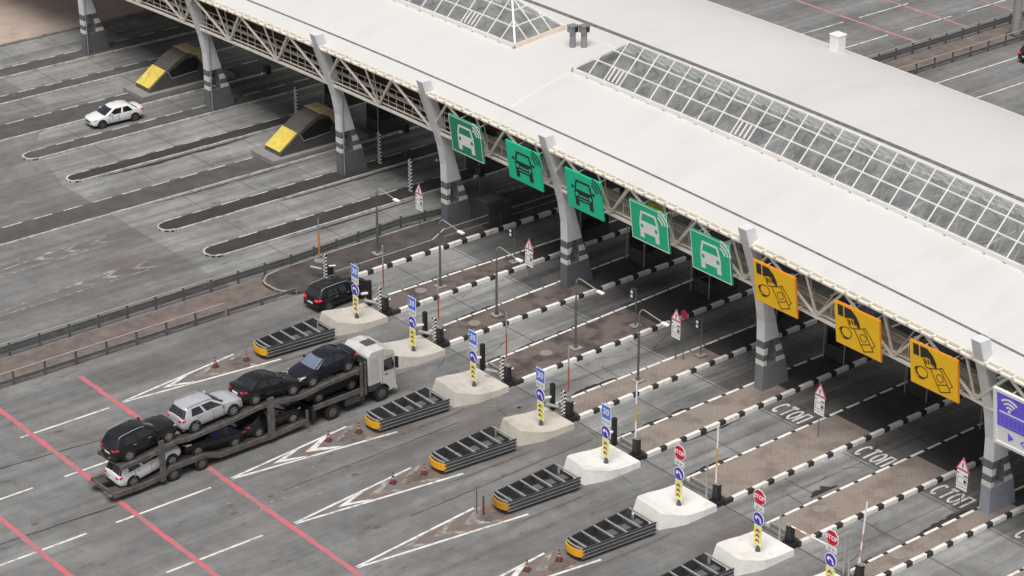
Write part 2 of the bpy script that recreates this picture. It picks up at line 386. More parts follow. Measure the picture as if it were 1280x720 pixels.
for i, (s0, s1, n0, n1, top) in enumerate(ISL):
    island('island_paving', [(85.3, n0-.1), (104, n1-.1), (XE, n1-.1)], [(85.3, s0+.1), (104, s1+.1), (XE, s1+.1)], 85, XE, top, h=.17)
    m = kerb_line([(85.05, s0), (104, s1), (XE, s1)], 1, start=1 if i in (0, 2, 5) else 0, hgt=.28)
    m2 = kerb_line([(85.05, n0), (104, n1), (XE, n1)], -1, start=0, wd=.18, hgt=.20, bl=.35 if i > 3 else .12)
    m.v += []; n = len(m.v); m.v += m2.v; m.f += [[a+n for a in f] for f in m2.f]; m.m += m2.m
    m.box(84.82, 85.06, s0-.02, s0+1.1, 0, .34, 1); m.box(84.88, 85.04, s0+1.15, n0, 0, .16, 2)
    structure(m.build('painted_kerb', [kerb_white, kerb_black, kerb_grey], bevel=.02))
# median island in front of the plaza and its kerb
m = MB()
med = [(82.2, 124.5)]+[(82.3+1.6*math.cos(R(a))*1.0-0, 126.7+2.1*math.sin(R(a))) for a in range(250, 110, -20)]+[(83, 128.75), (XE, 128.75), (XE, 124.5)]
m.prism(med[::-1], 0, .17); structure(m.build('median_paving', M('dark_median_soil', (.075, .065, .06), .9, var=.3, scale=1, dirt=(.12, .10, .09), dscale=.5)))
m = kerb_line([(86.2, 124.2), (104, 124.35), (XE, 124.4)], 1, start=0, hgt=.31)
m3 = kerb_line([(x, y) for x, y in med[1:9]]+[(88, 128.85), (XE, 128.85)], -1, painted=False, hgt=.2, wd=.18)
n = len(m.v); m.v += m3.v; m.f += [[a+n for a in f] for f in m3.f]; m.m += [2]*len(m3.f)
structure(m.build('median_kerb', [kerb_white, kerb_black, kerb_grey], bevel=.02))
m = MB(); m.quadz([(20, 124.95), (80.2, 124.95), (81, 125.3), (81, 128.2), (80, 128.5), (20, 128.5)], .006)
structure(m.build('median_soil', brown_soil, kind='flat'))
m = MB(); m.quadz([(126, 128.2), (300, 128.2), (300, 131.8), (126, 131.8)], .006)
structure(m.build('far_median_soil', brown_soil, kind='flat'))
m = MB(); m.quadz([(40, 183.2), (104, 183.2), (125, 183.2), (200, 190), (200, 420), (40, 420)], .008)
structure(m.build('brown_yard', M('brown_yard_ground', (.45, .36, .305), .95, var=.12, scale=.4, dirt=(.28, .21, .18), dscale=.25), kind='flat'))
# exit side islands: S y, N y, nose x, top
for (sy, ny, nx, top) in [(133.2, 135.1, 80.3, dark_top), (139.1, 140.95, 80.1, dark_top), (144.6, 147.3, 45, mid_top), (151.6, 153.1, 79.5, dark_top),
                          (157.6, 159.3, 79.1, mid_top), (162.75, 165.8, 45, mid_top), (170.1, 171.7, 45, mid_top), (175.7, 177.7, 45, mid_top)]:
    r = (ny-sy)/2; cy = (ny+sy)/2
    arc = [(nx+r-r*math.cos(R(a)), cy+r*math.sin(R(a))) for a in range(-90, 91, 22)]
    poly = arc+[(XE, ny), (XE, sy)]
    m = MB(); m.prism([(x, y) for x, y in poly][::-1], 0, .13); structure(m.build('exit_island_paving', top))
    m = kerb_line([(nx+r, sy-.04), (XE, sy-.04)], 1, painted=False, hgt=.17, wd=.13, wl=1.25, bl=1.25)
    for mm in (kerb_line([(nx+r, ny+.04), (XE, ny+.04)], -1, painted=nx < 60 or 1, hgt=.16, wd=.13, wl=1.6, bl=.9),
               kerb_line([(x-.03, y) for x, y in arc], -1, painted=False, hgt=.17, wd=.16, wl=.5, bl=.5)):
        n = len(m.v); m.v += mm.v; m.f += [[a+n for a in f] for f in mm.f]; m.m += mm.m
    structure(m.build('exit_kerb', [M('pale_kerb', (.50, .48, .45), .85, var=.25, scale=3, dirt=(.16, .145, .13), dirt_amt=.85, dscale=.9), M('dirty_kerb', (.12, .11, .10), .9)], bevel=.02))
m = kerb_line([(40, 183.1), (XE, 183.1)], 1, painted=False, hgt=.2, wd=.25, wl=1.6, bl=1.6)
structure(m.build('yard_kerb', [kerb_grey], bevel=.02))
# manhole covers in the islands
mh = MB()
for x, y in ((88.5, 119.6), (88.2, 113.3), (89.1, 106.9), (88.9, 100.2), (88.6, 94.3), (88.3, 87.9), (88.6, 81.7), (88.3, 75.4)):
    mh.prism([(x+.42*math.cos(R(a)), y+.42*math.sin(R(a))) for a in range(0, 360, 20)], .165, .19)
structure(mh.build('manhole_cover', M('manhole_iron', (.27, .23, .2), .7, var=.15, scale=5)))

# ------------------------------------------------------------------ road markings
lm = MB()
def strip(m, a, b, wd, z=.010, mi=0):
    A, B = Vector((*a, 0)), Vector((*b, 0)); d = (B-A).normalized(); n = Vector((-d.y, d.x, 0))*wd/2
    m.quadz([A-n, B-n, B+n, A+n], z, mi)
for y, xs in ((118.35, [(49, 55.3), (57.17, 63.35)]), (112.45, [(40, 46.2), (48.4, 54.8), (56.9, 62.9)]), (105.95, [(40, 46.5), (48.4, 54.63), (56.56, 62.9)]),
              (99.55, [(40, 46.3), (47.6, 53.7), (55.98, 62.28)]), (93.2, [(48.5, 54.5), (56.5, 62.6)]), (86.9, [(56.4, 62.4)])):
    for a, b in xs: strip(lm, (a, y), (b, y), .16)
strip(lm, (30, 123.6), (57.6, 123.3), .13, mi=1)
for y in (133.4, 139.4): strip(lm, (20, y-.6), (64, y), .14, mi=1)
for y, a, b in ((141.5, 146, 152.5), (141.45, 154.5, 161), (141.5, 163, 170), (136.5, 147, 153), (136.5, 155, 161.3), (136.5, 163.5, 170), (125.45, 140, 230), (121.0, 147, 153), (121.0, 155, 161), (121.0, 139, 145)):
    strip(lm, (a, y), (b, y), .15)
for ya in (141.45, 136.4):
    strip(lm, (146.5, ya+.2), (137, ya+1.1), .16, mi=1); strip(lm, (146.5, ya-.2), (137, ya-.9), .16, mi=1)
    for k in range(3): lm.quadz([(144-2*k, ya+.3+.2*k), (142.6-2*k, ya), (144-2*k, ya-.3-.2*k), (143.2-2*k, ya-.3-.2*k), (141.8-2*k, ya), (143.2-2*k, ya+.3+.2*k)], .010, 1)
q_ = random.Random(3)
for k in range(22):
    cx, cy, q = q_.uniform(61, 70), q_.uniform(100.5, 104.5), q_.uniform(.04, .16)
    lm.quadz([(cx+q*q_.uniform(.5, 1.6)*math.cos(R(a)), cy+q*q_.uniform(.4, 1)*math.sin(R(a))) for a in range(0, 360, 60)], .0102, 1)
structure(lm.build('lane_marking', [white_mark, white_mark2], kind='flat'))
YC = [118.4, 112.1, 105.75, 99.15, 93.1, 86.75, 80.3, 74.8]
hf = MB()
for i, yc in enumerate(YC):
    ya = yc+.35 if i else 118.5; q = random.Random(i)
    up = [(68.2+.6*k, ya+.02+(yc+1.33-ya)*(3.8+.6*k)/9.0+q.uniform(-.08, .0)) for k in range(10)]
    dn = [(68.2+.6*k, ya-.05-(ya-yc+1.1)*(3.8+.6*k)/11+q.uniform(0, .08)) for k in range(11)]
    hf.quadz(dn+[(75.2, yc-.6), (74.9, yc+.9)]+up[::-1], .0085)
structure(hf.build('hatching_fill', M('worn_red_brown_paint', (.19, .135, .115), .85, var=.15, scale=2, dirt=(.165, .16, .155), dirt_amt=.95, dscale=.9, lo=.42, hi=.58), kind='flat'))
gm = MB()
for i, yc in enumerate(YC):
    ya = yc+.35 if i else 118.5
    strip(gm, (64.4, ya+.02), (73.4, yc+1.35), .17); strip(gm, (64.4, ya-.05), (75.4, yc-1.15), .17)
    for k, x in enumerate((68.6, 70.9, 73.1)):
        t = (x-64.4)/9.0; yn = ya+(yc+1.3-ya)*t; t2 = (x-64.4)/11.0; ys = ya+(yc-1.1-ya)*t2; w2 = .55
        gm.quadz([(x+.35, yn), (x-1.3, (yn+ys)/2), (x+.35, ys+.02), (x+.35+w2, ys), (x-1.3+w2+.3, (yn+ys)/2), (x+.35+w2, yn)], .0105, 1 if (k == 2 or i == 4 or (i % 3 == 0 and k == 1)) else 0)
for yc in (135.6, 141.2):
    strip(gm, (60, yc-1.2), (74.5, yc+.5), .18, mi=1); strip(gm, (60, yc-1.3), (76, yc-1.0), .15, mi=1)
    for x in (71.2, 73.4, 75.8): gm.quadz([(x+.4, yc+.4), (x-.8, yc-.25), (x+.4, yc-.85), (x+1.0, yc-.85), (x-.1, yc-.25), (x+1.0, yc+.4)], .0105, 1)
structure(gm.build('gore_marking', [white_mark, white_mark2], kind='flat'))
rm = MB()
for x, y0, y1, mi in ((51.65, 60, 123.6, 0), (57.92, 60, 123.3, 0), (64.06, 60, 123.2, 0), (153.6, 132.2, 175, 1), (160.15, 132.2, 180, 1), (166.9, 132.2, 180, 1), (45.4, 60, 123, 0)):
    q = random.Random(int(x*7)); y = y0
    while y < y1:
        e = min(y1, y+q.uniform(.25, .9)); a_, b_ = q.uniform(.14, .20), q.uniform(.14, .20)
        rm.quadz([(x-a_, y), (x+b_, y), (x+b_+q.uniform(-.04, .04), e), (x-a_+q.uniform(-.04, .04), e)], .012, mi)
        y = e
structure(rm.build('red_line_marking', [red_mark, red_mark2], kind='flat'))
# СТОП lettering
sm = MB()
for yl, wtot in ((92.4, 2.45), (85.35, 2.35), (79.35, 2.5), (73.0, 2.4)):
    Mx = frame((95.1, yl, 0), (0, -1, 0), (1, 0, 0)); cw = wtot/4; H_ = 1.45; s1 = .15
    c = [(cw*.42+cw*.34*math.cos(R(a)), H_/2+H_*.46*math.sin(R(a))) for a in range(45, 316, 30)]
    sm.ribbon(c, s1, .009, .012, 0, Mx)
    x = cw; sm.ribbon([(x+.06, H_*.96), (x+cw-.1, H_*.96)], s1*1.8, .009, .012, 0, Mx); sm.ribbon([(x+cw/2-.02, H_*.9), (x+cw/2-.02, .02)], s1, .009, .012, 0, Mx)
    x = 2*cw; sm.ribbon([(x+cw*.45+cw*.36*math.cos(R(a)), H_/2+H_*.46*math.sin(R(a))) for a in range(0, 360, 30)], s1, .009, .012, 0, Mx, closed=True)
    x = 3*cw; sm.ribbon([(x+.1, .02), (x+.1, H_*.97), (x+cw-.1, H_*.97), (x+cw-.1, .02)], s1, .009, .012, 0, Mx)
structure(sm.build('stop_lettering', white_mark))
# ragged dark stains along the kerbs of the lanes, tar lines, rust-brown patches round the barriers
def blob(m, x0, x1, y, amp, side, z=.010, mi=0, n=26, seed=0):
    rr = random.Random(seed); top = []; v = 0
    for i in range(n+1):
        t = i/n; e = math.sin(math.pi*t)**.5; v = .6*v+.4*rr.uniform(0, 1); top.append((x0+(x1-x0)*t, y+side*(.03+amp*e*(.15+v*1.2))))
    m.quadz([(x0, y)]+top+[(x1, y)], z, mi)
st = MB()
for k, (x0, x1, y, a, sd_) in enumerate(((90.5, 95.8, 76.2, .5, 1), (85.2, 88, 76.2, .2, 1), (89.3, 91.6, 83.05, .6, 1), (85.2, 89.2, 89.4, .35, 1), (86, 93, 95.5, .45, 1), (85, 87.5, 95.5, .3, 1), (86, 91, 101.4, .5, 1),
        (88, 96, 108.7, .5, 1), (85, 88, 108.4, .4, 1), (87, 94, 114.6, .55, 1), (86, 97, 120.7, .3, 1), (88, 93, 92.7, .2, -1), (86, 99, 133.0, .3, -1), (90, 103, 139.0, .35, -1), (82, 97, 144.5, .25, -1), (82, 96, 151.5, .5, -1))):
    blob(st, x0, x1, y, a, sd_, seed=k)
rr = random.Random(5)
for k in range(24):   # cracks and seeping joints in the slabs before the noses
    x = rr.uniform(79, 96); i = rr.randrange(7); y = ISL[i][0]-rr.uniform(.3, 3.3)
    pts = [(x, y)]; d = rr.choice(((1, .1), (.1, 1), (1, .5), (.9, -.4)))
    for q in range(rr.randrange(3, 7)): pts.append((pts[-1][0]+d[0]*rr.uniform(.2, .6), pts[-1][1]+d[1]*rr.uniform(.2, .6)+rr.uniform(-.12, .12)))
    for a, b in zip(pts, pts[1:]): strip(st, a, b, rr.uniform(.02, .06), .0092)
for a, b, wd in (((46, 116.5), (61.5, 115.0), .09), ((44, 108.3), (57.5, 107.6), .09), ((61.5, 115), (66, 114.7), .05), ((70, 96), (84, 96.4), .05), ((66, 103), (79, 103.2), .05)):
    pts = [(a[0]+(b[0]-a[0])*t/12, a[1]+(b[1]-a[1])*t/12+rr.uniform(-.04, .04)) for t in range(13)]
    for p, q in zip(pts, pts[1:]): strip(st, p, q, wd*rr.uniform(.6, 1.3), .0095)
structure(st.build('pavement_stain', tar, kind='flat'))
st = MB()
for i, yc in enumerate(YC[:7]):
    for k in range(3):
        cx, cy = 73.4+rr.uniform(-.6, .5), yc+rr.uniform(-.35, .5); rx, ry = rr.uniform(.6, 1.2), rr.uniform(.35, .6)
        st.quadz([(cx+rx*rr.uniform(.6, 1.1)*math.cos(R(a)), cy+ry*rr.uniform(.6, 1.1)*math.sin(R(a))) for a in range(0, 360, 15)], .0125+.0012*k)
    blob(st, 74, 80.5, yc-1.45, .25, -1, .012, 0, 20, i+40)
for k in range(90):                                               # oil drips along the lane centres
    cx, cy = rr.uniform(42, 84), rr.choice((115.3, 109.0, 102.6, 96.3, 90, 121))+rr.gauss(0, .35); q = rr.uniform(.04, .16)
    st.quadz([(cx+q*1.7*math.cos(R(a)), cy+q*math.sin(R(a))) for a in range(0, 360, 45)], .0105)
structure(st.build('rust_stain', rust_stain, kind='flat'))

# ------------------------------------------------------------------ canopy
def dx(y): return -.00048*(y-120)**2
def dz(y): return -.0002*(y-120)**2
def Wc(x, y, z): return (x+dx(y), y, z+dz(y))
XC, HW = 109.7, 14.6
def rz(x): return 13.3-2.4*abs((x-XC)/HW)**2.5
CB = (95, 120, 0)
canopy = thing('toll_plaza_canopy', 'long curved white toll plaza roof on leaning grey columns with cream steel trusses', 'canopy', CB)
SX0, SX1 = 102.2, 106.7
SKY = [(126.3, 170.0, 129.4, 167.0), (66.0, 119.8, 69.0, 116.6)]     # y0,y1 of base, y0,y1 of ridge
ys = sorted(set([40+2*i for i in range(81)]+[SKY[0][0], SKY[0][1], SKY[1][0], SKY[1][1]]))
xs = [95.15, 95.4, 96, 97, 98.2, 99.5, 100.9, SX0, 104.4, SX1, 108, 109.5, 111, 113, 115, 117, 119, 121, 122.5, 123.6, 124.1, 124.3]
rf = MB(); nx_ = len(xs)
for y in ys:
    for x in xs: rf.v.append(Vector(Wc(x, y, rz(x))))
def hole(x, y): return SX0 <= x < SX1-.01 and any(a <= y < b-.01 for a, b, _, _ in SKY)
for j in range(len(ys)-1):
    for i in range(nx_-1):
        if hole(xs[i], ys[j]): continue
        a = j*nx_+i; rf.f.append([a, a+1, a+1+nx_, a+nx_]); rf.m.append(0)
o = rf.build('roof', roof_m, canopy, smooth=True, off=CB)
sf = MB()                                                       # ceiling under the roof
for y in ys:
    for x in xs[2:-1]: sf.v.append(Vector(Wc(x, y, rz(x)-.35)))
k_ = len(xs[2:-1])
for j in range(len(ys)-1):
    for i in range(k_-1):
        if hole(xs[2+i], ys[j]): continue
        a = j*k_+i; sf.f.append([a, a+1, a+1+k_, a+k_]); sf.m.append(0)
sf.build('ceiling', soffit, canopy, off=CB)
for x, d in ((95.13, -1), (124.32, 1)):
    fa = MB()
    for y0, y1 in zip(ys, ys[1:]):
        z = rz(x)
        a, b = Wc(x, y0, z+.03), Wc(x, y1, z+.03); a2, b2 = Wc(x, y0, z-.28), Wc(x, y1, z-.28); c, e = Wc(x-d*.16, y0, z+.03), Wc(x-d*.16, y1, z+.03)
        fa.add([a, b, b2, a2, c, e], [(0, 1, 2, 3), (0, 4, 5, 1)])
    fa.build('fascia', cream, canopy, off=CB)
# roof seams (gutter strips) and weld line at the fold
for x, wd, dzz in ((96.35, .13, .02), (108.7, .38, .04)):
    se = MB()
    for y0, y1 in zip(ys, ys[1:]):
        se.add([Wc(x, y0, rz(x)+dzz), Wc(x+wd, y0, rz(x+wd)+dzz), Wc(x+wd, y1, rz(x+wd)+dzz), Wc(x, y1, rz(x)+dzz),
                Wc(x, y0, rz(x)), Wc(x+wd, y0, rz(x+wd)), Wc(x+wd, y1, rz(x+wd)), Wc(x, y1, rz(x))], [(0, 1, 2, 3), (0, 3, 7, 4), (1, 5, 6, 2)])
    se.build('roof_seam', seam_m, canopy, off=CB)
def lap(path_, rr_):
    se = MB()
    for a, b in zip(path_, path_[1:]): se.tube(a, b, rr_, n=4)
    se.build('roof_lap', fold_m, canopy, off=CB)
lap([Wc(x, 119.95, rz(x)+.01) for x in (96.6, 98, 99.5, 101, 102.0)], .05)
lap([Wc(106.9, y, rz(106.9)+.01) for y in (120, 126.2)], .05)
for yw in range(44, 200, 12):                                    # faint membrane laps across the roof
    lap([Wc(x, yw, rz(x)-.02) for x in xs[2:8]], .026); lap([Wc(x, yw, rz(x)-.02) for x in xs[11:-1]], .026)
# skylights
ZR = 2.15
for (y0, y1, r0, r1) in SKY:
    zb0, zb1 = rz(SX0)+.28, rz(SX1)+.28; xr = (SX0+SX1)/2; zr = rz(xr)+ZR+.15
    cur = MB()
    n = int((y1-y0)/1.56); yy = [y0+(y1-y0)*i/n for i in range(n+1)]
    sk = None
    for x, zb, sgn in ((SX0, zb0, -1), (SX1, zb1, 1)):
        cur = MB()
        for a, b in zip(yy, yy[1:]):
            p = [Wc(x+sgn*.12, a, rz(x)-.05), Wc(x+sgn*.12, b, rz(x)-.05), Wc(x+sgn*.12, b, zb), Wc(x+sgn*.12, a, zb), Wc(x-sgn*.12, b, zb), Wc(x-sgn*.12, a, zb), Wc(x-sgn*.12, a, rz(x)-.4), Wc(x-sgn*.12, b, rz(x)-.4)]
            cur.add(p, [(0, 1, 2, 3), (3, 2, 4, 5), (5, 4, 7, 6)])
            cur.box(-.05, .05, -.09, .09, -.02, .2, 0, Matrix.Translation(Wc(x+sgn*.16, a, zb-.16)))
        sk_ = cur.build('skylight' if sk is None else 'back_curb', sky_frame, canopy if sk is None else sk, off=CB); sk = sk or sk_
    for ye, sg in ((y0, -1), (y1, 1)):
        en = MB(); xs_ = [SX0-.1, 103.6, 105.1, SX1+.1]
        for a, b in zip(xs_, xs_[1:]):
            en.add([Wc(a, ye+sg*.22, rz(a)-.05), Wc(b, ye+sg*.22, rz(b)-.05), Wc(b, ye+sg*.1, zb0+(zb1-zb0)*(b-SX0)/(SX1-SX0)+.03), Wc(a, ye+sg*.1, zb0+(zb1-zb0)*(a-SX0)/(SX1-SX0)+.03),
                    Wc(b, ye-sg*.1, zb0+(zb1-zb0)*(b-SX0)/(SX1-SX0)+.03), Wc(a, ye-sg*.1, zb0+(zb1-zb0)*(a-SX0)/(SX1-SX0)+.03)], [(0, 1, 2, 3), (3, 2, 4, 5)])
        en.build('end_flashing', flash_m, sk, off=CB)
    gl = MB(); fr = MB()
    def Sf(side, u, y):      # point on front/back slope, u 0..1
        xb, zb = (SX0, zb0) if side < 0 else (SX1, zb1)
        return Vector(Wc(xb+(xr-xb)*u, y, zb+(zr-zb)*u))
    for side in (-1, 1):
        P0, P1, Q0, Q1 = Sf(side, 0, y0), Sf(side, 0, y1), Sf(side, 1, r0), Sf(side, 1, r1)
        m_ = [y for y in yy if r0 <= y <= r1]
        ring = [r0]+m_+[r1]
        for a, b in zip(ring, ring[1:]): gl.add([Sf(side, 0, a), Sf(side, 0, b), Sf(side, 1, b), Sf(side, 1, a)], [(0, 1, 2, 3)])
        gl.add([P0, Sf(side, 0, r0), Q0], [(0, 1, 2)]); gl.add([P1, Sf(side, 0, r1), Q1], [(0, 1, 2)])
        for y in yy[1:-1]:
            u = 1 if r0 <= y <= r1 else ((y-y0)/(r0-y0) if y < r0 else (y1-y)/(y1-r1))
            fr.tube(Sf(side, 0, y), Sf(side, u, y), .055, n=4)
        if side < 0:
            for y in (yy[3], yy[-4], yy[-12] if len(yy) > 14 else yy[5]):
                w_ = yy[1]-yy[0]
                for yq in (y+w_*.25, y+w_*.5, y+w_*.78): fr.tube(Sf(side, .03, yq), Sf(side, .34, yq), .07, n=4)
        for u in (.36, .70):
            ya, yb = y0+(r0-y0)*u, y1-(y1-r1)*u; pts = [Sf(side, u, ya+(yb-ya)*i/16) for i in range(17)]
            fr.path(pts, .055, n=4)
        fr.tube(P0, Q0, .1, n=4); fr.tube(P1, Q1, .1, n=4)
    fr.path([Sf(-1, 1, r0+(r1-r0)*i/16) for i in range(17)], .06, n=4)
    for ye, re_ in ((y0, r0), (y1, r1)):
        A, B, T = Sf(-1, 0, ye), Sf(1, 0, ye), Sf(-1, 1, re_)
        gl.add([A, B, T], [(0, 1, 2)])
        fr.tube(A.lerp(T, .36), B.lerp(T, .36), .06, n=4); fr.tube(A.lerp(T, .7), B.lerp(T, .7), .06, n=4)
        fr.tube(A.lerp(B, .5), T, .06, n=4)
        fr.tube(A.lerp(B, .25), A.lerp(T, .5), .05, n=4); fr.tube(A.lerp(B, .75), B.lerp(T, .5), .05, n=4)
    gg = gl.build('glazing', pane, sk, off=CB, kind='flat'); ff = fr.build('glazing_bar', sky_frame, sk, off=CB)
    # inner steel seen through the glass
    inn = MB()
    for i in range(int((r1-r0)/3.12)+1):
        y = r0+3.12*i
        for a, b in (((SX0+.2, zb0-.7), (xr, zr-.6)), ((xr, zr-.6), (SX1-.2, zb1-.7)), ((SX0+.2, zb0-.75), (SX1-.2, zb1-.75)), ((xr, zr-.6), (xr, zb0-.7))):
            inn.tube(Wc(a[0], y, a[1]), Wc(b[0], y, b[1]), .08, n=4)
        if i: 
            inn.tube(Wc(SX0+.3, y-3.12, zb0-.8), Wc(SX1-.3, y, zb1-.8), .07, n=4); inn.tube(Wc(SX1-.3, y-3.12, zb1-.8), Wc(SX0+.3, y, zb0-.8), .07, n=4)
            inn.tube(Wc(SX1-.6, y-3.12, zb1-.3), Wc(xr+.4, y-1.5, zr-.9), .06, n=4); inn.tube(Wc(xr+.4, y-1.5, zr-.9), Wc(SX1-.6, y, zb1-.3), .06, n=4)
    inn.build('skylight_truss', rail_lt, sk, off=CB)
# front edge space truss
tr = MB(); BN = [153.85-6.44*i+6.44*7 for i in range(24)]
def Tp(y): return Wc(94.95, y, 10.72)
def Bp(y): return Wc(96.1, y, 7.55)
for i, y in enumerate(BN):
    tm = y-3.22
    if i < len(BN)-1:
        for k in range(4):
            ya, yb = y-6.44*k/4, y-6.44*(k+1)/4
            tr.tube(Tp(ya), Tp(yb), .12, n=6); tr.tube(Bp(ya), Bp(yb), .14, n=6)
            tr.tube(Wc(96.7, ya, 10.4), Wc(96.7, yb, 10.4), .08, n=4); tr.tube(Wc(96.0, ya, 7.95), Wc(96.0, yb, 7.95), .06, n=4)
            tr.tube(Wc(97.2, ya, 8.1), Wc(97.2, yb, 8.1), .16, n=6)
        tr.tube(Bp(y), Tp(tm), .10, n=6); tr.tube(Tp(tm), Bp(y-6.44), .10, n=6)
    tr.tube(Bp(y), Tp(y), .08, n=6)
    tr.tube(Bp(y), Wc(96.7, y-1.6, 10.4), .055, n=4); tr.tube(Bp(y), Wc(96.7, y+1.6, 10.4), .055, n=4)
    tr.tube(Tp(y), Wc(96.7, y-1.6, 10.4), .045, n=4); tr.tube(Tp(y-3.22), Wc(96.7, y-1.6, 10.4), .045, n=4)
tr.build('front_truss', cream, canopy, off=CB)
me_b = None
for k in range(96):                                              # small brackets under the roof edge
    y = 72.0+1.0*k
    if me_b is None:
        br = MB(); br.box(-.2, .12, -.08, .08, -.08, .06); o = br.build('edge_bracket', cream, canopy); me_b = o.data
    else:
        o = bpy.data.objects.new('edge_bracket', me_b); COL.objects.link(o); o.parent = canopy
    o.location = Vector(Wc(94.98, y, 10.88))-Vector(CB)
# ceiling cross trusses and back edge truss
ct = MB()
for i in range(24):
    y = 153.85+6.44*7-6.44*i
    pts = [(97+i2*2.2, rz(97+i2*2.2)-.55) for i2 in range(13)]; lo = [(x, 10.3) for x, z in pts]
    for a, b in zip(pts, pts[1:]): ct.tube(Wc(a[0], y, a[1]), Wc(b[0], y, b[1]), .09, n=4)
    for j, (a, b) in enumerate(zip(lo, lo[1:])):
        ct.tube(Wc(a[0], y, a[1]), Wc(b[0], y, b[1]), .09, n=4)
        q = pts[j+1] if j % 2 == 0 else pts[j]; q2 = lo[j] if j % 2 == 0 else lo[j+1]
        ct.tube(Wc(q[0], y, q[1]), Wc(q2[0], y, q2[1]), .06, n=4)
ct.build('cross_truss', cream, canopy, off=CB)
# catwalk behind the truss, with a brown back panel on the exit side
ycw = [124+ (200-124)*i/24 for i in range(25)]; ycr = [50+(124-50)*i/24 for i in range(25)]
for yl, cmat in ((ycw, brownpanel), (ycr, cream)):
    cw = MB()
    for a, b in zip(yl, yl[1:]):
        cw.add([Wc(96.1, a, 7.66), Wc(98.6, a, 7.66), Wc(98.6, b, 7.66), Wc(96.1, b, 7.66), Wc(96.1, a, 7.5), Wc(98.6, a, 7.5), Wc(98.6, b, 7.5), Wc(96.1, b, 7.5)], [(0, 1, 2, 3), (4, 7, 6, 5), (0, 3, 7, 4), (1, 5, 6, 2)])
    o = cw.build('catwalk', cmat, canopy, off=CB); cwo = o if yl is ycw else cwo
bp_ = MB()
for a, b in zip(ycw, ycw[1:]): bp_.add([Wc(98.62, a, 7.5), Wc(98.62, b, 7.5), Wc(98.62, b, 11.7), Wc(98.62, a, 11.7), Wc(98.72, a, 7.5), Wc(98.72, b, 7.5), Wc(98.72, b, 11.7), Wc(98.72, a, 11.7)], [(0, 1, 2, 3), (4, 7, 6, 5), (0, 3, 7, 4), (1, 5, 6, 2)])
bp_.build('back_panel', brownpanel, cwo, off=CB)
rl = MB()
for yl, st_ in ((ycw, .95), (ycr, 1.6)):
    for a, b in zip(yl, yl[1:]):
        for z in (8.15, 8.65, 9.2) if yl is ycw else (8.5, 8.95): rl.tube(Wc(96.25, a, z), Wc(96.25, b, z), .03, n=4)
    y = yl[0]
    while y < yl[-1]:
        rl.tube(Wc(96.25, y, 7.66), Wc(96.25, y, 9.22 if yl is ycw else 8.97), .03, n=4); y += st_
rl.build('catwalk_railing', cream, cwo, off=CB)
# columns
CF = [(0, 96.12, 98.85), (1.9, 96.08, 98.15)]
ZL = (1.9, 2.25, 2.65, 3.1, 3.6, 5.0, 6.5, 8.0, 9.5, 11.0, 11.8)
FR = list(zip(ZL, (96.12, 96.12, 96.12, 96.12, 96.12, 96.08, 95.8, 95.35, 94.85, 94.3, 94.05)))
RE = list(zip(ZL, (98.1, 97.95, 97.8, 97.62, 97.45, 97.05, 96.6, 96.15, 95.6, 95.1, 94.85)))
AR = [(1.9, 96.46, 97.22), (2.25, 96.45, 97.24), (2.65, 96.46, 97.2), (3.1, 96.5, 97.1), (3.6, 96.66, 96.9)]
def wy(z): return .36
def ring4(m, z0, z1, a0, a1, b0, b1, mi, inner=0):     # prism slab between x a0..a1 at z0 and b0..b1 at z1
    w0, w1 = wy(z0), wy(z1)
    m.add([(a0, -w0, z0), (a1, -w0, z0), (a1, w0, z0), (a0, w0, z0), (b0, -w1, z1), (b1, -w1, z1), (b1, w1, z1), (b0, w1, z1)],
          [(0,3,2,1),(4,5,6,7),(0,1,5,4),(1,2,6,5),(2,3,7,6),(3,0,4,7)], mi)
    if inner: m.m[-1 if inner > 0 else -3] = 2
def column(y, pipe):
    ox = 96.5+dx(y)
    m = MB()
    for i in range(4):
        mi = 1 if i % 2 == 0 else 2
        ring4(m, FR[i][0], FR[i+1][0], FR[i][1]-96.12, AR[i][1]-96.12, FR[i+1][1]-96.12, AR[i+1][1]-96.12, mi, -1)
        ring4(m, FR[i][0], FR[i+1][0], AR[i][2]-96.12, RE[i][1]-96.12, AR[i+1][2]-96.12, RE[i+1][1]-96.12, mi, 1)
    for i in range(4, len(FR)-1): ring4(m, FR[i][0], FR[i+1][0], FR[i][1]-96.12, RE[i][1]-96.12, FR[i+1][1]-96.12, RE[i+1][1]-96.12, 0)
    o = m.build('column', [col_grey, col_lt, col_dark], canopy, bevel=.03)
    o.location = (ox-CB[0], y-CB[1], 0)
    b = MB(); ring4(b, 0, 1.9, 0, 2.45, 0, 1.98, 0); b.v = [v*1 for v in b.v]; b.build('column_base', M('lit_blue_grey_base', (.30, .32, .38), .6) if y < 80 else (M('half_lit_grey_base', (.2, .205, .21), .6) if y < 100 else col_dark), o, bevel=.03)  # nearer bases get lighter copies of the grey: daylight put into the colour
    if pipe:
        q = MB(); q.path([(.2, -.42, 0.1), (.2, -.42, 6.6)], .05, n=8); q.build('drainpipe', rail_lt, o)
for y in (176.8, 158.2, 140.33, 127.4, 113.95, 94.58, 75.53): column(y, y > 135)
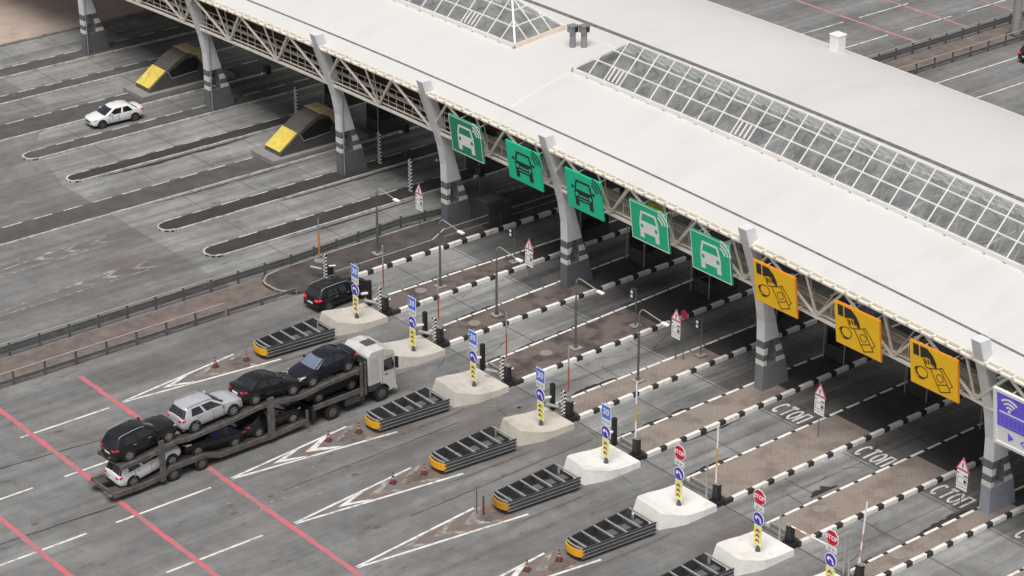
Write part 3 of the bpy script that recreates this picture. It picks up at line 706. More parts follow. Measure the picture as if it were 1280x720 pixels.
# roof vents and white box
for (x, y) in ((104.95, 123.2), (105.5, 122.6)):
    m = MB(Matrix.Translation(Wc(x, y, rz(x)-.05))); m.tube((0, 0, 0), (0, 0, 1.35), .22, n=14); m.box(-.3, .3, -.26, .26, 1.15, 1.65); m.box(-.34, .34, -.3, .3, 1.6, 1.68)
    o = m.build('roof_vent', M('grey_vent_steel', (.27, .27, .28), .5, .2), canopy, off=CB)
    m = MB(Matrix.Translation(Wc(x, y, rz(x)-.05))); m.box(-.02, .24, -.285, -.27, 1.22, 1.55); m.build('vent_opening', black_m, o, off=CB)
m = MB(Matrix.Translation(Wc(122.0, 113.6, rz(122.0)-.2))); m.box(-.42, .42, -.42, .42, 0, 1.45); m.box(-.48, .48, -.48, .48, 1.4, 1.5)
m.build('roof_box', fold_m, canopy, off=CB, bevel=.04)

# ------------------------------------------------------------------ lane signs hung on the truss
tilt = .14
VV = Vector((-tilt, 0, 1)).normalized()
def sign_root(yc, wdt, hgt, label, face, edge, border=None, z0=7.62, name='lane_sign', xo=94.35):
    z0 += dz(yc); loc = (xo+dx(yc)+.38, yc, z0)
    t = thing(name, label, 'road sign', loc, 0, 'lane signs hanging from the canopy edge')
    Fm = frame((0, 0, 0), (0, -1, 0), VV)
    m = MB(Fm); m.box(-wdt/2, wdt/2, 0, hgt, -.12, 0); m.build('sign_panel', edge, t, bevel=.02)
    m = MB(Fm); m.box(-wdt/2+.05, wdt/2-.05, .05, hgt-.05, 0, .012); m.build('sign_face', face, t)
    if border:
        m = MB(Fm); h_ = wdt/2-.07; m.ribbon([(-h_, .07), (h_, .07), (h_, hgt-.07), (-h_, hgt-.07)], .055, .012, .02, closed=True); m.build('border', border, t)
    m = MB(); 
    for s in (-1, 1):
        m.tube(Fm @ Vector((s*wdt*.3, hgt*.85, -.12)), (1.0, -s*wdt*.3, hgt*.93), .04, n=4); m.tube(Fm @ Vector((s*wdt*.3, hgt*.1, -.12)), (1.1, -s*wdt*.3, .25), .04, n=4)
        m.tube(Fm @ Vector((s*wdt*.3, .05, -.16)), Fm @ Vector((s*wdt*.3, hgt-.05, -.16)), .05, n=4)
    m.build('mounting_bracket', cream, t)
    return t, Fm
def car_icon(t, Fm, c, bg_, dark=False):
    a0, a1 = .014, .028
    m = MB(Fm); ox = -.02; 
    body = [(-.78, .98), (-.80, 1.45), (-.70, 1.62), (.70, 1.62), (.80, 1.45), (.78, .98), (.66, .90), (-.66, .90)]
    m.prism([(x+ox, y) for x, y in body], a0, a1)
    m.ribbon([(-.72+ox, 1.6), (-.55+ox, 2.18), (.55+ox, 2.18), (.72+ox, 1.6)], .13, a0, a1)
    for s in (-1, 1):
        m.prism([(s*.62+ox-.16, .55), (s*.62+ox+.16, .55), (s*.62+ox+.16, .92), (s*.62+ox-.16, .92)], a0, a1-.001)
        if dark: m.prism([(s*.92+ox-.12, 1.62), (s*.92+ox+.1, 1.62), (s*.92+ox+.1, 1.78), (s*.92+ox-.12, 1.78)], a0, a1)
    m.build('car_symbol', c, t)
    m = MB(Fm)
    for s in (-1, 1): m.prism(circle(s*.58+ox, 1.3, .13, 14), a1+.001, a1+.006)
    if dark: m.prism([(-.35+ox, 1.22), (.35+ox, 1.22), (.4+ox, 1.3), (-.4+ox, 1.3)], a1+.001, a1+.005); m.prism([(-.5+ox, 1.02), (.5+ox, 1.02), (.5+ox, 1.08), (-.5+ox, 1.08)], a1+.001, a1+.005)
    m.build('symbol_lamp', bg_, t)
    m = MB(Fm)
    for r in (.45, .68, .91): m.ribbon(circle(.68, 1.82, r, 10, 8, 78), .10, a0, a1)
    m.build('radio_wave', c, t)
GS = [(122.2, G_dark, W_, False, 'dark green sign with white border and white car symbol, leftmost of the row'),
      (115.85, G_bright, K_, True, 'bright green sign with black car symbol, between the dark green sign and a column'),
      (109.6, G_bright, K_, True, 'bright green sign with black car symbol, just right of the column it touches'),
      (103.1, G_mid, W_, False, 'green sign with white car symbol, next right after the two black car ones'),
      (97.3, G_mid, W_, False, 'green sign with white car symbol, just left of the column beside the first yellow sign')]
for y, c, ic, dk, lb in GS:
    t, Fm = sign_root(y, 3.6, 2.85, lb, c, G_dark if not dk else G_mid, None if dk else W_); car_icon(t, Fm @ Matrix.Translation((0, -.25, 0)) @ Matrix.Diagonal((1.15, 1.15, 1, 1)), ic, c, dk)
def cash_icon(t, Fm):
    a0, a1 = .014, .028
    m = MB(Fm)
    m.prism([(-1.5, 2.0), (-1.08, 2.0), (-1.08, 2.72), (-1.5, 2.72)], a0, a1); m.build('car_window_symbol', K_, t)
    m = MB(Fm); m.prism([(-.97, 1.98), (-.5, 2.12), (-.22, 2.1), (.02, 1.72), (.24, 1.62), (.2, 2.0), (-.05, 2.42), (-.45, 2.72), (-.97, 2.72)], a0, a1); m.build('car_window_symbol', K_, t)
    m = MB(Fm); q = [(-.25, 1.5), (.5, 1.78), (1.22, .52), (.47, .22)]
    m.ribbon(q, .05, a0, a1, closed=True); m.ribbon([(.27, .62), (1.0, .92)], .045, a0, a1); m.ribbon([(.5, 1.78), (.62, 1.9), (1.38, .98), (1.14, .74)], .05, a0, a1)
    m.build('banknote_symbol', BR_, t)
    m = MB(Fm); m.ribbon(circle(.45, 1.13, .25, 14), .04, a0, a1, closed=True); m.build('banknote_seal_symbol', BR_, t)
    m = MB(Fm); m.ribbon([(-.78, 1.98), (-.56, 1.46), (-.25, 1.5)], .055, a0, a1); m.build('hand_outline_symbol', BR_, t)
    for k in range(3):
        m = MB(Fm); x, y = -.62+.2*k, 1.98+.04*k; m.ribbon([(x, y), (x+.1, y-.27)], .10, a1, a1+.008); m.build('finger_symbol', BR_, t)
    m = MB(Fm); m.prism(circle(-1.02, .92, .47, 24, ry=.40), a0, a1); m.build('coin_edge_symbol', BR_, t)
    m = MB(Fm); m.prism(circle(-.86, 1.02, .40, 24, ry=.35), a1, a1+.006); m.build('coin_symbol', Y_sign, t)
    m = MB(Fm); m.ribbon(circle(-.86, 1.02, .40, 20, ry=.35), .05, a1+.006, a1+.012, closed=True); m.build('coin_rim_symbol', BR_, t)
    m = MB(Fm); m.ribbon(circle(-1.04, .92, .38, 10, 165, 255, ry=.32), .09, a1, a1+.004); m.build('coin_glint_symbol', Y_sign, t)
for y, lb in ((91.55, 'yellow sign with hand and banknote symbol, the one nearest the green signs'), (84.55, 'middle one of three yellow signs with hand and banknotes'),
              (78.45, 'yellow sign with hand and banknotes just left of the rightmost column')):
    t, Fm = sign_root(y, 3.6, 2.85, lb, Y_sign, O_edge); cash_icon(t, Fm)
t, Fm = sign_root(71.75, 3.9, 3.6, 'purple and white sign with wireless waves symbol in a thick white frame', W_, W_, None, 6.75, 'payment_sign')
m = MB(Fm); m.ribbon([(-1.85, .1), (1.85, .1), (1.85, 3.5), (-1.85, 3.5)], .22, .012, .07, closed=True); m.build('border', W_, t, bevel=.02)
m = MB(Fm); m.box(-1.7, 1.7, 1.25, 3.36, .013, .03); m.build('purple_field', P_sign, t)
m = MB(Fm)
for r in (.28, .52, .76): m.ribbon(circle(-.85, 2.38, r, 12, 45, 135), .12, .031, .045)
m.prism(circle(-.85, 2.42, .1, 12), .031, .045); m.ribbon([(-1.55, 2.22), (1.6, 2.22)], .09, .031, .045); m.build('wireless_symbol', W_, t)
m = MB(Fm); m.ribbon([(-1.5, 1.4), (1.5, 1.4), (1.5, 2.05), (-1.5, 2.05)], .04, .031, .04, closed=True)
for k in range(9): m.ribbon([(-1.2+.3*k, 1.45), (-1.2+.3*k, 2.0)], .03, .031, .04)
m.build('field_outline', P_dim, t)
m = MB(Fm); m.prism([(-.95, .45), (-.55, .72), (-.95, .99)], .014, .03); m.ribbon([(.3, .99), (-.05, .72), (.3, .45)], .08, .014, .03); m.prism([(1.0, .45), (1.4, .72), (1.0, .99)], .014, .03); m.build('arrow_symbol', BR_ if 0 else P_sign, t)
# small yellow direction board hanging under the roof behind the third green sign
t = thing('hanging_board', 'small yellow board lettered GT hanging under the roof behind the bright green sign', 'sign', (97.6, 106.15, 6.55))
Fm = frame((0, 0, 0), (0, -1, 0), (0, 0, 1))
m = MB(Fm); m.box(-.7, .9, 0, 1.15, -.06, 0); m.box(-.7, .9, 1.5, 2.1, -.06, 0); m.build('board', M('dull_yellow_board', (.62, .56, .04), .5), t)
text_part('lettering', 'GT', .9, Fm @ Matrix.Translation((.15, .56, .001)), K_, t, bold=.02)
m = MB(Fm); m.tube((-.4, 1.15, -.03), (-.4, 2.9, -.03), .03, n=4); m.tube((.6, 1.15, -.03), (.6, 2.9, -.03), .03, n=4); m.build('hanger', galv, t)

# ------------------------------------------------------------------ plaza equipment, one set per island
ORD = ['leftmost', 'second from left', 'third from left', 'fourth from left', 'fifth from left', 'sixth from left', 'seventh from left', 'rightmost']
def block(mat):
    """low concrete nose block, high rounded nose at x=0, falling away and dished towards the island"""
    t = MB(); nx2, ny2 = 16, 10; L_ = 4.05
    prof = [(0, .98), (.06, .93), (.14, .84), (.24, .72), (.36, .60), (.5, .50), (.65, .43), (.8, .40), (1, .38)]
    def hz(u):
        for a, b in zip(prof, prof[1:]):
            if a[0] <= u <= b[0]: return a[1]+(b[1]-a[1])*(u-a[0])/(b[0]-a[0])
    V = []
    for i in range(nx2+1):
        u = i/nx2; x = .28+u*(L_-.28)
        hw = 1.05+.55*min(1, u*2.6)**.7 if u < 1 else 1.6
        for j in range(ny2+1):
            s = -1+2*j/ny2; h = hz(u)*(1-.10*(1-s*s)*min(1, u*4)*(1-u)) + .05*s*(1-u)
            V.append((x, s*(hw-.06), h))
    t.v = [Vector(v) for v in V]
    for i in range(nx2):
        for j in range(ny2):
            a = i*(ny2+1)+j; t.f.append([a, a+ny2+1, a+ny2+2, a+1]); t.m.append(0)
    # skirt
    edge = [j for j in range(ny2+1)]+[i*(ny2+1)+ny2 for i in range(1, nx2+1)]+[nx2*(ny2+1)+j for j in range(ny2-1, -1, -1)]+[i*(ny2+1) for i in range(nx2-1, 0, -1)]
    n = len(t.v); k = len(edge)
    for e in edge:
        v = t.v[e]; x = v.x-.26 if v.x < .3 else v.x
        t.v.append(Vector((x, v.y+(.10 if v.y > 0 else -.10)*(v.z/.9), 0)))
    for i in range(k): t.f.append([edge[i], edge[(i+1) % k], n+(i+1) % k, n+i]); t.m.append(0)
    return t
grp = 'white concrete nose blocks at the island heads'
BLX = 80.0
for i in range(8):
    s0, _, n0, _, _ = ISL[i]; mt = conc_cream if i < 3 else conc_white
    if i == 3: mt = M('off_white_concrete', (.58, .535, .47), .8, var=.07, scale=2.5, dirt=(.33, .28, .22), dirt_amt=.6, dscale=.7, bump=.2)
    o = block(mt).build('concrete_block', mt, smooth=True); o.location = (BLX, YC[i]+.35, 0); o.scale = (1, min(1.06, max(.9, (n0-s0)/3.15)), 1)
    tag(o, [ 'cream dished concrete nose block beside the black SUV at the leftmost island', 'cream concrete nose block directly ahead of the white truck cab', 'cream concrete nose block under the third 30 signpost from the left',
             'off-white concrete nose block under the fourth 30 signpost from the left', 'white concrete nose block under the fifth and last 30 signpost', 'white concrete nose block under the leftmost STOP signpost',
             'white concrete nose block under the middle STOP signpost', 'white concrete nose block under the STOP signpost nearest the bottom edge'][i], 'concrete block', grp)
# crash attenuators
def attenuator(nosemat):
    t = thing('crash_attenuator', '', 'crash barrier', (0, 0, 0), 0, 'grey crash cushions with yellow noses before the islands')
    Lx = 5.1; hw0, hw1 = .70, 1.08
    for s in (-1, 1):
        m = MB()
        for k in range(6):
            z = .28+.115*k; r = .036 if k % 2 == 0 else .055
            m.tube((0, s*hw0, z), (Lx, s*hw1, z), r, n=4, mi=k % 2)
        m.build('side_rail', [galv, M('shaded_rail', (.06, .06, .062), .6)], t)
    for k in range(6):
        m = MB(); x = .25+k*.94; hw = hw0+(hw1-hw0)*x/Lx; m.box(x-.045, x+.045, -hw, hw, .84, .92); m.build('cross_bar', galv, t)
    m = MB(); m.add([(0, -hw0+.05, .1), (Lx, -hw1+.05, .1), (Lx, hw1-.05, .1), (0, hw0-.05, .1), (0, -hw0+.05, .22), (Lx, -hw1+.05, .22), (Lx, hw1-.05, .22), (0, hw0-.05, .22)],
                    [(0,3,2,1),(4,5,6,7),(0,1,5,4),(1,2,6,5),(2,3,7,6),(3,0,4,7)])
    for s in (-1, 1): m.add([(0, s*(hw0-.09), .2), (Lx, s*(hw1-.09), .2), (Lx, s*(hw1-.09), .86), (0, s*(hw0-.09), .86)], [(0, 1, 2, 3)])
    for k in range(1, 6): x = .25+k*.94; m.box(x-.02, x+.02, -.6, .6, .2, .72)
    m.build('frame', dkgrey, t)
    for x in (2.45, 3.4, 4.3):
        m = MB(); m.box(x-.12, x+.55, -.3, .25, .3, .6); m.build('cushion_box', midgrey, t)
    m = MB(); pts = [(.1, -hw0-.02), (-.12, -.58), (-.22, -.3), (-.25, 0), (-.22, .3), (-.12, .58), (.1, hw0+.02)]
    m.ribbon(pts, .06, .34, .78); m.build('yellow_nose', nosemat, t)
    m = MB(); m.ribbon([(.0, -hw0), (-.1, -.2), (-.1, .2), (0, hw0)], .08, .82, .9); m.build('nose_bar', rail_lt, t)
    m = MB(); m.box(-.1, .6, -.5, .5, 0, .1); m.box(4.2, 5.0, -.8, .8, 0, .1); m.build('foot', dkgrey, t)
    return t
old_yel = M('dark_yellow_paint', (.55, .27, .02), .6, var=.2, dirt=(.1, .06, .03), dscale=2)
ATL = ['grey slatted crash cushion with yellow nose behind the black SUV, farthest left', 'grey crash cushion hidden behind the truck cab', 'grey crash cushion with yellow nose just right of the truck cab',
       'grey crash cushion with yellow nose, second one right of the truck', 'grey crash cushion with a worn dark yellow nose and a striped post at its tip', 'grey crash cushion with yellow nose before the leftmost STOP block',
       'grey crash cushion cut by the bottom edge of the picture']
at0 = attenuator(yellow_att)
for i, lb in enumerate(ATL):
    if i == 1: continue
    y = (118.35, 0, 105.75, 99.2, 93.25, 86.7, 80.4)[i]
    if i == 4: t = attenuator(old_yel); t.location = (74.4, y, 0); t['label'] = lb
    elif i == 0: t = at0; t.location = (74.6, y, 0); t['label'] = lb
    else: t = dup(at0, (74.4, y, 0), 0, lb)
# traffic cones
def cone():
    t = thing('traffic_cone', '', 'traffic cone', (0, 0, 0), 0, 'orange cones on the hatching before the crash cushions')
    m = MB(); m.box(-.2, .2, -.2, .2, 0, .045); m.build('base', kerb_black, t)
    m = MB(); m.tube((0, 0, .04), (0, 0, .72), .15, .035, n=12); m.build('cone', cone_m, t, smooth=False)
    m = MB(); m.tube((0, 0, .30), (0, 0, .42), .118, .098, n=12); m.tube((0, 0, .52), (0, 0, .60), .083, .068, n=12); m.build('white_band', rail_lt, t)
    return t
c0 = cone(); used = [False]
def put_cone(x, y, lb):
    if not used[0]: used[0] = True; c0.location = (x, y, 0); c0['label'] = lb; return
    dup(c0, (x, y, 0), random.uniform(0, 1), lb)
nm = ['the leftmost crash cushion', None, 'the crash cushion right of the truck cab', 'the second crash cushion right of the truck', 'the crash cushion with the dark yellow nose', 'the crash cushion of the leftmost STOP block', 'the crash cushion at the bottom edge']
for i in (0, 2, 3, 5, 6):
    put_cone(73.55, YC[i]+(.25 if i else .05), 'grimy orange cone close to '+nm[i])
    put_cone(71.5, YC[i]+.55, 'orange cone farther out on the hatching before '+nm[i])
t = thing('marker_post', 'thin red striped post at the nose of the dark yellow crash cushion', 'post', (73.35, 93.5, 0))
m = MB(); m.tube((0, 0, 0), (0, 0, 1.25), .05, n=8); m.tube((-.25, .3, 0), (-.25, .3, 1.6), .03, n=6); m.build('pole', dkgrey, t)
m = MB(); m.tube((0, 0, .3), (0, 0, .55), .07, n=8); m.tube((0, 0, .75), (0, 0, 1.0), .07, n=8); m.build('red_band', cone_m, t)

# island head sign posts
def signpost(kind, i, label):
    base = .46
    t = thing('sign_post', label, 'sign post', (82.2, YC[i], base), 0, 'sign posts on the nose blocks')
    m = MB(); m.tube((0.06, 0, -.06), (0.06, 0, 4.0), .035, n=8); m.build('pole', galv, t)
    m = MB(); m.tube((0.06, 0, -.04), (0.06, 0, .38), .17, .05, n=12); m.build('pole_foot', M('foot_dark', (.09, .085, .08), .8), t)
    Fm = frame((0, 0, 0), (0, -1, 0), (0, 0, 1))
    def board(name, poly, n0, n1, mat, par=t):
        q = MB(Fm); q.prism(poly, n0, n1); return q.build(name, mat, par)
    def rect(a, b, c, d): return [(a, c), (b, c), (b, d), (a, d)]
    # lime board with chevrons
    bd = board('chevron_board', rect(-.30, .30, .40, 1.62), -.03, 0, W_); board('chevron_face', rect(-.27, .27, .43, 1.59), .001, .006, L_sign, bd)
    board('chevron_field', rect(-.17, .17, .50, 1.52), .007, .010, M('pale_lime', (.75, .74, .42), .5), bd)
    q = MB(Fm)
    for k in range(3): z = .56+.32*k; q.prism([(-.15, z), (0, z+.10), (.15, z), (.15, z+.14), (0, z+.25), (-.15, z+.14)], .011, .015)
    q.build('chevron', R_dark, bd)
    bd = board('round_sign', circle(0, 2.06, .43, 28), -.03, 0, W_); board('round_face', circle(0, 2.06, .385, 28), .001, .006, B_round, bd)
    q = MB(Fm); q.ribbon([(.22, 1.85), (.14, 2.08), (0, 2.18), (-.14, 2.12)], .10, .007, .012); q.prism([(-.28, 2.05), (-.13, 1.97), (-.06, 2.25), (-.22, 2.22)], .007, .0125); q.build('arrow_symbol', W_, bd)
    if kind == 'stop':
        bd = board('plate', rect(-.39, .39, 2.58, 2.92), -.03, 0, W_); text_part('plate_text', '25 m', .24, Fm @ Matrix.Translation((0, 2.75, .002)), grey_txt, bd)
        bd = board('stop_sign', circle(0, 3.42, .50, 8, 22.5, 382.5), -.03, 0, W_); board('stop_face', circle(0, 3.42, .455, 8, 22.5, 382.5), .001, .006, R_sign, bd)
        text_part('stop_text', 'STOP', .36, Fm @ Matrix.Translation((0, 3.42, .007)), W_, bd, bold=.012, sx=.95)
    else:
        bd = board('plate', rect(-.39, .39, 2.55, 2.92), -.03, 0, W_)
        q = MB(Fm)
        for k, (a, b) in enumerate(((-.33, -.26), (-.2, -.16), (-.1, -.05), (0, .03), (.09, .13), (.2, .27))): q.prism(rect(a, b, 2.64, 2.82), .001, .005)
        q.build('plate_marks', grey_txt, bd)
        bd = board('speed_sign', rect(-.41, .41, 2.94, 3.84), -.03, 0, W_); board('speed_face', rect(-.375, .375, 2.975, 3.805), .001, .006, B_sign, bd)
        text_part('speed_text', '30', .56, Fm @ Matrix.Translation((0, 3.39, .007)), W_, bd, bold=.01)
    return t
for i in range(8):
    if i < 5: signpost('30', i, ['blue 30 sign post over the leftmost block, in front of the black SUV', 'blue 30 sign post on the block ahead of the white truck cab', 'blue 30 sign post, the middle one of five',
                                 'blue 30 sign post fourth from left, beside a checkered post', 'blue 30 sign post next to the first STOP post, rightmost with a 30'][i])
    else: signpost('stop', i, ['red STOP sign post farthest left of the three', 'middle red STOP sign post with blue arrow disc below', 'red STOP sign post nearest the right, cut off by the bottom edge'][i-5])

# gooseneck lamps
def lamp(x, y, label, h=5.0, arm=2.1, first=[None]):
    t = thing('street_lamp', label, 'street lamp', (x, y, .2), 0, 'gooseneck lamps on the islands')
    m = MB(); m.box(-.35, .35, -.35, .35, 0, .07); m.build('concrete_foot', kerb_grey, t)
    m = MB(); m.tube((0, 0, .06), (0, 0, 3.3), .085, n=8); m.tube((0, 0, 3.3), (0, 0, h-.3), .05, n=8); m.box(-.12, .12, -.12, .12, .07, .2)
    m.build('pole', galv_dark, t)
    m = MB(); m.path([(0, 0, h-.35)]+[(0, -.45+.45*math.cos(R(a)), h-.35+.45*math.sin(R(a))) for a in range(20, 91, 23)]+[(0, -arm, h-.1)], .04, n=6); m.build('arm', rail_lt, t)
    m = MB(Matrix.Translation((0, -arm, h-.12))); m.box(-.13, .13, -.55, .02, -.08, .05); m.build('lamp_head', W_, t, bevel=.03)
for x, y, lb in ((89.8, 126.4, 'gooseneck lamp on the dark median beside the guardrail, farthest left'), (89.9, 119.25, 'gooseneck lamp on the leftmost black and white kerbed island'),
                 (90.1, 113.3, 'gooseneck lamp on the island behind the second 30 sign post'), (91.0, 106.2, 'gooseneck lamp on the dark brown island left of the tall traffic signal'), (91.1, 100.2, 'gooseneck lamp farthest right, beside the triangular warning sign')):
    lamp(x, y, lb)
# warning posts with triangle and payment plate
def warnpost(x, y, label):
    t = thing('warning_sign', label, 'warning sign', (x, y, .22), 0, 'triangular warning signs before the canopy')
    m = MB(); m.tube((.05, 0, 0), (.05, 0, 3.4), .03, n=6); m.build('pole', galv_dark, t)
    Fm = frame((0, 0, 0), (0, -1, 0), (0, 0, 1)); k = .5
    q = MB(Fm); q.prism([(-k, 2.75), (k, 2.75), (0, 3.62)], -.03, 0); a = q.build('triangle', M('pink_red', (.66, .12, .2), .4), t)
    q = MB(Fm); q.prism([(-k*.72, 2.85), (k*.72, 2.85), (0, 3.45)], .001, .006); q.build('triangle_face', W_, a)
    q = MB(Fm); q.prism([(-.04, 2.98), (.04, 2.98), (.05, 3.24), (-.05, 3.24)], .007, .011); q.prism(circle(0, 2.92, .04, 8), .007, .011); q.build('exclamation_mark', K_, a)
    q = MB(Fm); q.prism([(-.4, 1.72), (.4, 1.72), (.4, 2.7), (-.4, 2.7)], -.03, 0); a = q.build('plate', W_, t)
    q = MB(Fm); q.prism([(.14, 2.0), (.3, 2.0), (.3, 2.2), (.14, 2.2)], .001, .006); q.prism([(.1, 2.42), (.4, 2.42), (.4, 2.5), (.1, 2.5)], .001, .006); q.prism([(-.4, 2.5), (-.24, 2.5), (-.24, 2.56), (-.4, 2.56)], .001, .006)
    q.ribbon([(-.3, 1.9), (.34, 1.9), (.34, 2.3), (-.3, 2.3)], .025, .001, .005, closed=True); q.build('plate_symbol', K_, a)
    q = MB(Fm); q.prism([(-.4, 1.52), (.4, 1.52), (.4, 1.66), (-.4, 1.66)], -.03, 0); q.build('plate_strip', W_, t)
for x, y, lb in ((94.6, 127.9, 'triangular warning sign at the foot of the column left of the green signs'), (94.6, 115.4, 'triangular warning sign beside the column between the bright green signs'),
                 (94.9, 100.9, 'triangular warning sign with a red disc behind it, near a low traffic signal'), (94.6, 87.8, 'triangular warning sign beside the STOP lettering under the yellow signs'),
                 (94.4, 76.35, 'triangular warning sign at the foot of the rightmost column')):
    warnpost(x, y, lb)
t = thing('disc_sign', 'red disc sign behind the triangular warning sign', 'sign', (95.3, 100.6, .22))
m = MB(); m.tube((.05, 0, 0), (.05, 0, 3.3), .03, n=6); m.build('pole', galv_dark, t)
m = MB(frame((0, 0, 0), (0, -1, 0), (0, 0, 1))); m.prism(circle(0, 3.2, .3, 18), -.03, 0); m.build('disc', M('dull_red', (.35, .03, .06), .5), t)
# low traffic signals
def signal(x, y, h, label):
    t = thing('traffic_signal', label, 'traffic light', (x, y, .22), 0, 'low traffic signals on the islands')
    m = MB(); m.box(-.35, .35, -.3, .3, 0, .06); m.build('foot', kerb_grey, t)
    m = MB(); m.tube((0, 0, .05), (0, 0, h), .05, n=8); m.build('pole', galv_dark, t)
    m = MB(); m.box(-.16, .1, .08, .42, h-.75, h-.05); a = m.build('signal_head', dkgrey, t, bevel=.02)
    m = MB(frame((-.165, .25, 0), (0, -1, 0), (0, 0, 1)))
    for z in (h-.56, h-.26): m.prism(circle(0, z, .11, 14), 0, .012)
    m.build('lens', W_, a)
for x, y, h, lb in ((96.2, 106.2, 2.7, 'low traffic signal on the dark island behind the gooseneck lamp'), (96.6, 100.3, 2.6, 'low traffic signal just right of the warning sign with the red disc'), (96.4, 119.2, 2.6, 'low traffic signal under the canopy by the second column of the entry side')):
    signal(x, y, h, lb)

# barrier machines with raised booms
def boom(i, label, style, lean=0, down=False):
    s0 = ISL[i][0]; y = s0+.42
    t = thing('barrier_gate', label, 'barrier gate', (84.55, y, 0), 0, 'barrier gates at the island heads')
    m = MB(); m.box(-.18, .18, -.2, .2, .3, 1.3); m.build('cabinet', black_m, t, bevel=.03)
    m = MB(); m.box(-.3, .3, -.36, .36, 0, .3); m.build('plinth', black_m, t)
    m = MB(); m.tube((-.05, .1, 1.38), (-.05, -.18, 1.46), .13, n=8); m.build('hub', rail_lt, t)
    m = MB()
    if down: p0, p1 = Vector((-.1, -.1, 1.4)), Vector((.1, -3.1, 1.35))
    else: p0, p1 = Vector((-.1, 0, 1.35)), Vector((-.1+lean, .0, 5.15))
    if style == 'red': seg = [(0, .18, 0), (.18, .62, 1), (.62, 1, 0)]
    elif style == 'amber': seg = [(0, .32, 0), (.32, .62, 1), (.62, 1, 0)]
    else: seg = [(k/8, (k+1)/8, k % 2 if k < 5 else 0) for k in range(8)]
    for a, b, mi in seg: m.tube(p0.lerp(p1, a), p0.lerp(p1, b), .05, n=6, mi=mi)
    m.build('boom', [rail_lt if style == 'red' else W_, {'red': red_pole, 'amber': amber, 'pale': M('pale_red', (.6, .32, .28), .5)}[style]], t)
BL = ['raised barrier boom with orange lower half by the black SUV lane', 'raised boom with red lower half behind the second 30 sign post', 'raised boom with red lower half behind a checkered post at the dark brown island',
      'raised red boom between the third and fourth lamp', 'raised white boom with amber middle beside the fifth 30 sign post', 'raised white boom with amber middle beside the leftmost STOP post', 'lowered white barrier boom at the middle STOP island', 'raised pale red and white boom leaning at the bottom right']
for i in range(8):
    boom(i, BL[i], 'red' if i < 4 else ('amber' if i < 6 else 'pale'), lean=.3 if i == 7 else 0, down=(i == 6))
t = thing('warning_pole', 'orange and white pole with a round foot on the dark median', 'pole', (85.9, 128.0, .17))
m = MB(); m.tube((0, 0, 0), (0, 0, .07), .4, n=16); m.build('foot', rail_lt, t)
m = MB(); m.tube((0, 0, .06), (0, 0, .6), .06, n=6, mi=0); m.tube((0, 0, .6), (0, 0, 2.1), .06, n=6, mi=1); m.tube((0, 0, 2.1), (0, 0, 3.2), .05, n=6, mi=0); m.build('pole', [rail_lt, orange_m], t)
# checkered sensor posts with camera, and black posts
def checker(x, y, h, label, z0=.2, n=7):
    t = thing('checkered_post', label, 'post', (x, y, z0), 0, 'black and white checkered posts')
    m = MB(); k = 2*n
    for q in range(k):
        z = h*q/k
        for c in range(3):
            a = -.17+.34*c/3; m.box(-.06, .06, a, a+.34/3, z, z+h/k, (q+c) % 2)
    m.build('checker_panel', [W_, K_], t)
    return t
for i, lb in ((None, 'checkered black and white post on the dark median behind the black SUV'), (0, 'checkered post at the leftmost island head'), (1, 'checkered post at the head of the second island from the left'),
              (2, 'checkered post at the head of the dark brown island'), (3, 'checkered post beside the fourth 30 sign post')):
    y = ISL[i][0]+.75 if i is not None else 125.4; x = 84.35 if i is not None else 84.6
    t = checker(x, y, 1.75, lb)
    m = MB(); m.tube((-.1, .35, .55), (-.75, .75, .78), .1, n=8); m.tube((.1, -.3, .95), (.5, -.55, .95), .08, n=8); m.build('sensor', rail_lt, t)
    m = MB(); m.tube((.12, 0, -.1), (.12, 0, 1.2), .06, n=6); m.box(.1, .5, -.3, .3, -.2, .75); m.build('cabinet', black_m, t, bevel=.03)
for i in range(8):
    n0 = ISL[i][2]; y = n0-.35
    if i < 5:
        t = thing('camera_post', 'black post with white camera at the far side of the '+ORD[i]+' island head', 'post', (84.6, y, .0), 0, 'black camera posts')
        m = MB(); m.box(-.13, .13, -.13, .13, 0, 1.85); m.build('post', black_m, t, bevel=.02)
        m = MB(); m.tube((-.15, 0, .95), (-.62, .05, 1.02), .09, n=8); m.build('camera', W_, t)
    else:
        t = thing('height_post', 'pair of thin silver posts at the '+ORD[i]+' island head', 'post', (84.3, y, .0), 0, 'thin silver posts')
        m = MB(); m.tube((0, 0, 0), (0, 0, 3.0), .07, n=8); m.build('post', rail_lt, t)
        m = MB(); m.tube((-.2, -(n0-ISL[i][0])+1.15, 0), (-.2, -(n0-ISL[i][0])+1.15, 2.9), .06, n=8); m.build('post', rail_lt, t)
    if i in (2, 3, 4, 5, 6):
        t2 = thing('low_rail', 'low grey hoop rail across the '+ORD[i]+' island head', 'railing', (84.95, y-.2, .2), 0, 'low rails across island heads')
        m = MB(); w_ = n0-ISL[i][0]-1.6; m.box(-.06, .06, -w_, 0, .22, .34); m.box(-.05, .05, -.1, 0, 0, .22); m.box(-.05, .05, -w_, -w_+.1, 0, .22); m.build('rail', rail_lt, t2)

